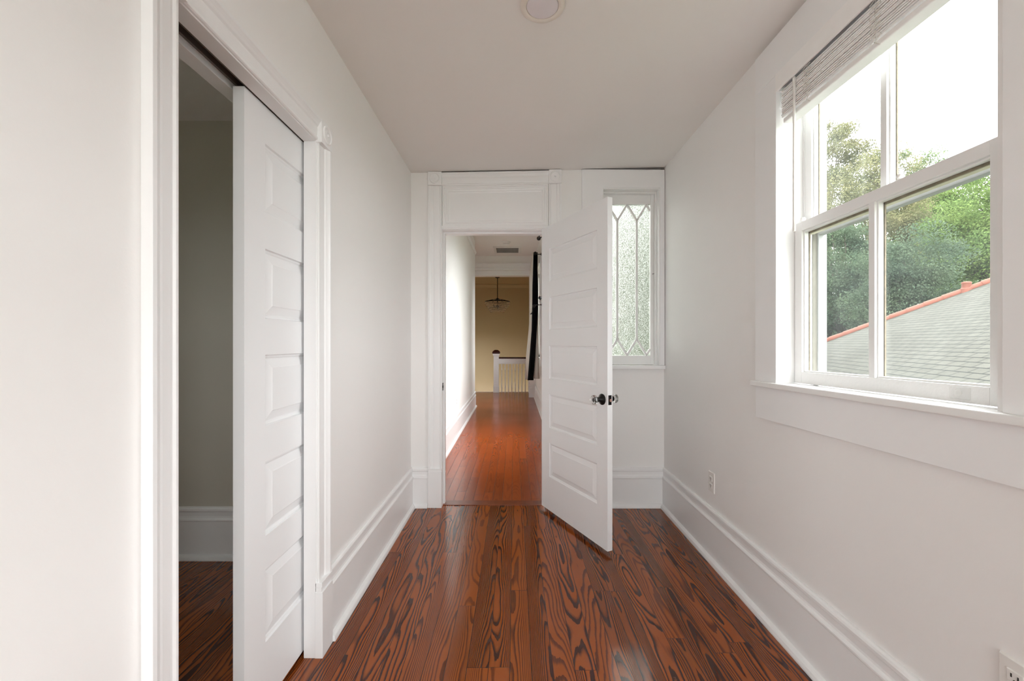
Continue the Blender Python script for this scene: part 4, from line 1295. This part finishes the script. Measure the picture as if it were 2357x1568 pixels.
def tree(name, label, c, top, rad, hgt, mat, n_cl=70, n_leaf=330, leaf=.15, cl_r=.85, group='trees outside the windows'):
    """crown of real leaf blades gathered in clumps round an ellipsoid, plus trunk and boughs"""
    root = thing(name, (c[0], c[1], -4), label, 'tree', group)
    cz = top - hgt / 2
    u = RNG.normal(size=(n_cl, 3)); u /= np.linalg.norm(u, axis=1)[:, None]
    rr = RNG.uniform(.35, 1.0, n_cl) ** .6
    cen = u * rr[:, None] * np.array([rad, rad, hgt / 2]) * .86 + np.array([c[0], c[1], cz])
    sz = RNG.uniform(.6, 1.25, n_cl) * cl_r
    o = RNG.normal(size=(n_cl, n_leaf, 3)); o /= np.linalg.norm(o, axis=2)[:, :, None]
    o *= (RNG.uniform(.0, 1.0, (n_cl, n_leaf)) ** .45)[:, :, None]
    o *= np.array([1, 1, .62])
    p = (cen[:, None, :] + o * sz[:, None, None]).reshape(-1, 3)
    n = len(p)
    nrm = RNG.normal(size=(n, 3)) + np.array([0, 0, .7]); nrm /= np.linalg.norm(nrm, axis=1)[:, None]
    t = np.cross(nrm, RNG.normal(size=(n, 3))); t /= np.linalg.norm(t, axis=1)[:, None]
    b = np.cross(nrm, t)
    s = (leaf * RNG.uniform(.6, 1.3, n))[:, None]
    q = np.stack([p - t * s * .5, p + b * s * .28, p + t * s * .5, p - b * s * .28], 1).reshape(-1, 3)
    q -= np.array(root.location)
    me = bpy.data.meshes.new('crown')
    me.vertices.add(4 * n); me.vertices.foreach_set('co', q.astype(np.float32).ravel())
    me.loops.add(4 * n); me.loops.foreach_set('vertex_index', np.arange(4 * n, dtype=np.int32))
    me.polygons.add(n); me.polygons.foreach_set('loop_start', np.arange(0, 4 * n, 4, dtype=np.int32))
    me.polygons.foreach_set('loop_total', np.full(n, 4, dtype=np.int32))
    me.update(calc_edges=True); me.validate()
    me.materials.append(mat)
    co = bpy.data.objects.new('crown', me); COL.objects.link(co); co.parent = root
    tr2 = MB()
    tr2.tube([(c[0], c[1], -4), (c[0] + .1, c[1], (cz - 4) / 2), (c[0], c[1], cz)], [.32, .25, .14], 10)
    for k in range(0, n_cl, 4):
        e = Vector(cen[k]); base = Vector((c[0], c[1], cz - hgt * .35 + RNG.uniform(0, .4) * hgt))
        mid = base.lerp(e, .5) + Vector((0, 0, .25))
        tr2.tube([base, mid, e], [.08, .05, .02], 6)
    mk('trunk', tr2, M_BARK, root, smooth=True)

L_YEL = leaf_mat('leaves_yellowish', (0.181, 0.170, 0.088), (0.093, 0.102, 0.054))
L_MID = leaf_mat('leaves_mid_green', (0.142, 0.181, 0.079), (0.072, 0.104, 0.051))
L_BRI = leaf_mat('leaves_fresh_green', (0.164, 0.224, 0.068), (0.081, 0.129, 0.044))
L_DRK = leaf_mat('leaves_dark_green', (0.098, 0.131, 0.079), (0.050, 0.074, 0.051))
def tree_at(label, px, ytop, t, rad, hgt, mat, n_cl=100, n_leaf=620, leaf=.12, cl_r=1.05):
    tree('tree', label, ((px - 1184) / 960 * t, t), CAM_Z + (790 - ytop) / 960 * t + .6, rad, hgt, mat, n_cl, n_leaf, leaf, cl_r)
tree_at('tall yellowish green tree left in the big window', 1905, 236, 33, 2.9, 15, L_YEL, 80, 520, .15, .95)
tree_at('dull olive tree behind the sash meeting rail, left pane', 2000, 338, 27, 3.3, 13, L_YEL, 100, 620, .13)
tree_at('mid green tree showing its tips above the meeting rail', 2100, 340, 37, 4.4, 16, L_MID, 120, 620, .15)
tree_at('fresh green tree above the red roof ridge, right pane', 2170, 383, 30, 3.3, 13.5, L_BRI, 130, 620, .13)
tree_at('bright green tree at the right edge of the big window', 2300, 375, 20, 3.0, 10, L_BRI, 120, 620, .12)
tree_at('dark green tree low behind the roof, left pane', 1950, 505, 21.5, 2.6, 11, L_DRK, 140, 700, .11, .95)
tree_at('low dark tree filling the gap behind the left roof end', 1975, 600, 46, 4.4, 16, L_DRK, 110, 420, .22, 1.5)
tree_at('dark green tree rising close behind the middle of the red ridge', 2100, 530, 16.5, 2.0, 9, L_DRK, 120, 900, .085, .8)
tree('tree', 'leafy tree blurred behind the lattice window glass', (3.75, 11.2), 9.2, 2.4, 12, L_MID, 150, 420, .16, .9)
tree('tree', 'second tree blurred behind the lattice window, farther off', (5.4, 17.5), 14.5, 3.2, 18, L_MID, 150, 420, .19, 1.1)

# ------------------------------------------------------------------ light: overcast sky through the windows
wld = bpy.data.worlds.new('overcast'); SC.world = wld; wld.use_nodes = True
nt = wld.node_tree; nt.nodes.clear()
wo = nt.nodes.new('ShaderNodeOutputWorld'); bg = nt.nodes.new('ShaderNodeBackground')
tcn = nt.nodes.new('ShaderNodeTexCoord'); nz = nt.nodes.new('ShaderNodeTexNoise')
nz.inputs['Scale'].default_value = 2.0; nz.inputs['Detail'].default_value = 5
nt.links.new(tcn.outputs['Generated'], nz.inputs['Vector'])
mx = nt.nodes.new('ShaderNodeMix'); mx.data_type = 'RGBA'
mx.inputs['A'].default_value = (0.95, 0.975, 1.0, 1); mx.inputs['B'].default_value = (1.0, 1.0, 1.0, 1)
nt.links.new(nz.outputs['Fac'], mx.inputs['Factor'])
nt.links.new(mx.outputs['Result'], bg.inputs[0]); bg.inputs[1].default_value = 8.0
nt.links.new(bg.outputs[0], wo.inputs[0])

def portal(name, loc, rot, sx, sy):
    l = bpy.data.lights.new(name, 'AREA'); l.shape = 'RECTANGLE'; l.size = sx; l.size_y = sy
    l.cycles.is_portal = True
    o = bpy.data.objects.new(name, l); COL.objects.link(o); o.location = loc; o.rotation_euler = rot
XIN = (0, PI / 2, 0)     # area light looks along -Z; rotate so it looks towards -X
portal('daylight_portal', (1.262, 1.352, 1.69), XIN, 1.30, .80)
portal('daylight_portal', (XW - .01, (W3[0] + W3[1]) / 2, (W3[2] + W3[3]) / 2), XIN, W3[3] - W3[2], W3[1] - W3[0])
portal('daylight_portal', ((W5[0] + W5[1]) / 2, YF - .12, (W5[2] + W5[3]) / 2), (PI / 2, 0, 0), W5[1] - W5[0], W5[3] - W5[2])
portal('daylight_portal', (-2.34, (W8[0] + W8[1]) / 2, (W8[2] + W8[3]) / 2), (0, -PI / 2, 0), W8[3] - W8[2], W8[1] - W8[0])
portal('daylight_portal', (-2.74, (W7[0] + W7[1]) / 2, (W7[2] + W7[3]) / 2), (0, -PI / 2, 0), W7[3] - W7[2], W7[1] - W7[0])
for w in (HA, HB):
    portal('daylight_portal', (HX1 + .12, (w[0] + w[1]) / 2, (w[2] + w[3]) / 2), XIN, w[3] - w[2], w[1] - w[0])

# ------------------------------------------------------------------ view
SC.view_settings.view_transform = 'Standard'
SC.view_settings.look = 'None'
SC.view_settings.gamma = 1.0
SC.view_settings.use_curve_mapping = False
SC.view_settings.exposure = 0.55
SC.cycles.use_denoising = True
SC.cycles.use_adaptive_sampling = True
SC.cycles.adaptive_threshold = 0.02
SC.cycles.max_bounces = 14
SC.cycles.diffuse_bounces = 8
SC.cycles.glossy_bounces = 6
SC.cycles.transmission_bounces = 10
SC.cycles.transparent_max_bounces = 16
SC.cycles.sample_clamp_indirect = 8.0
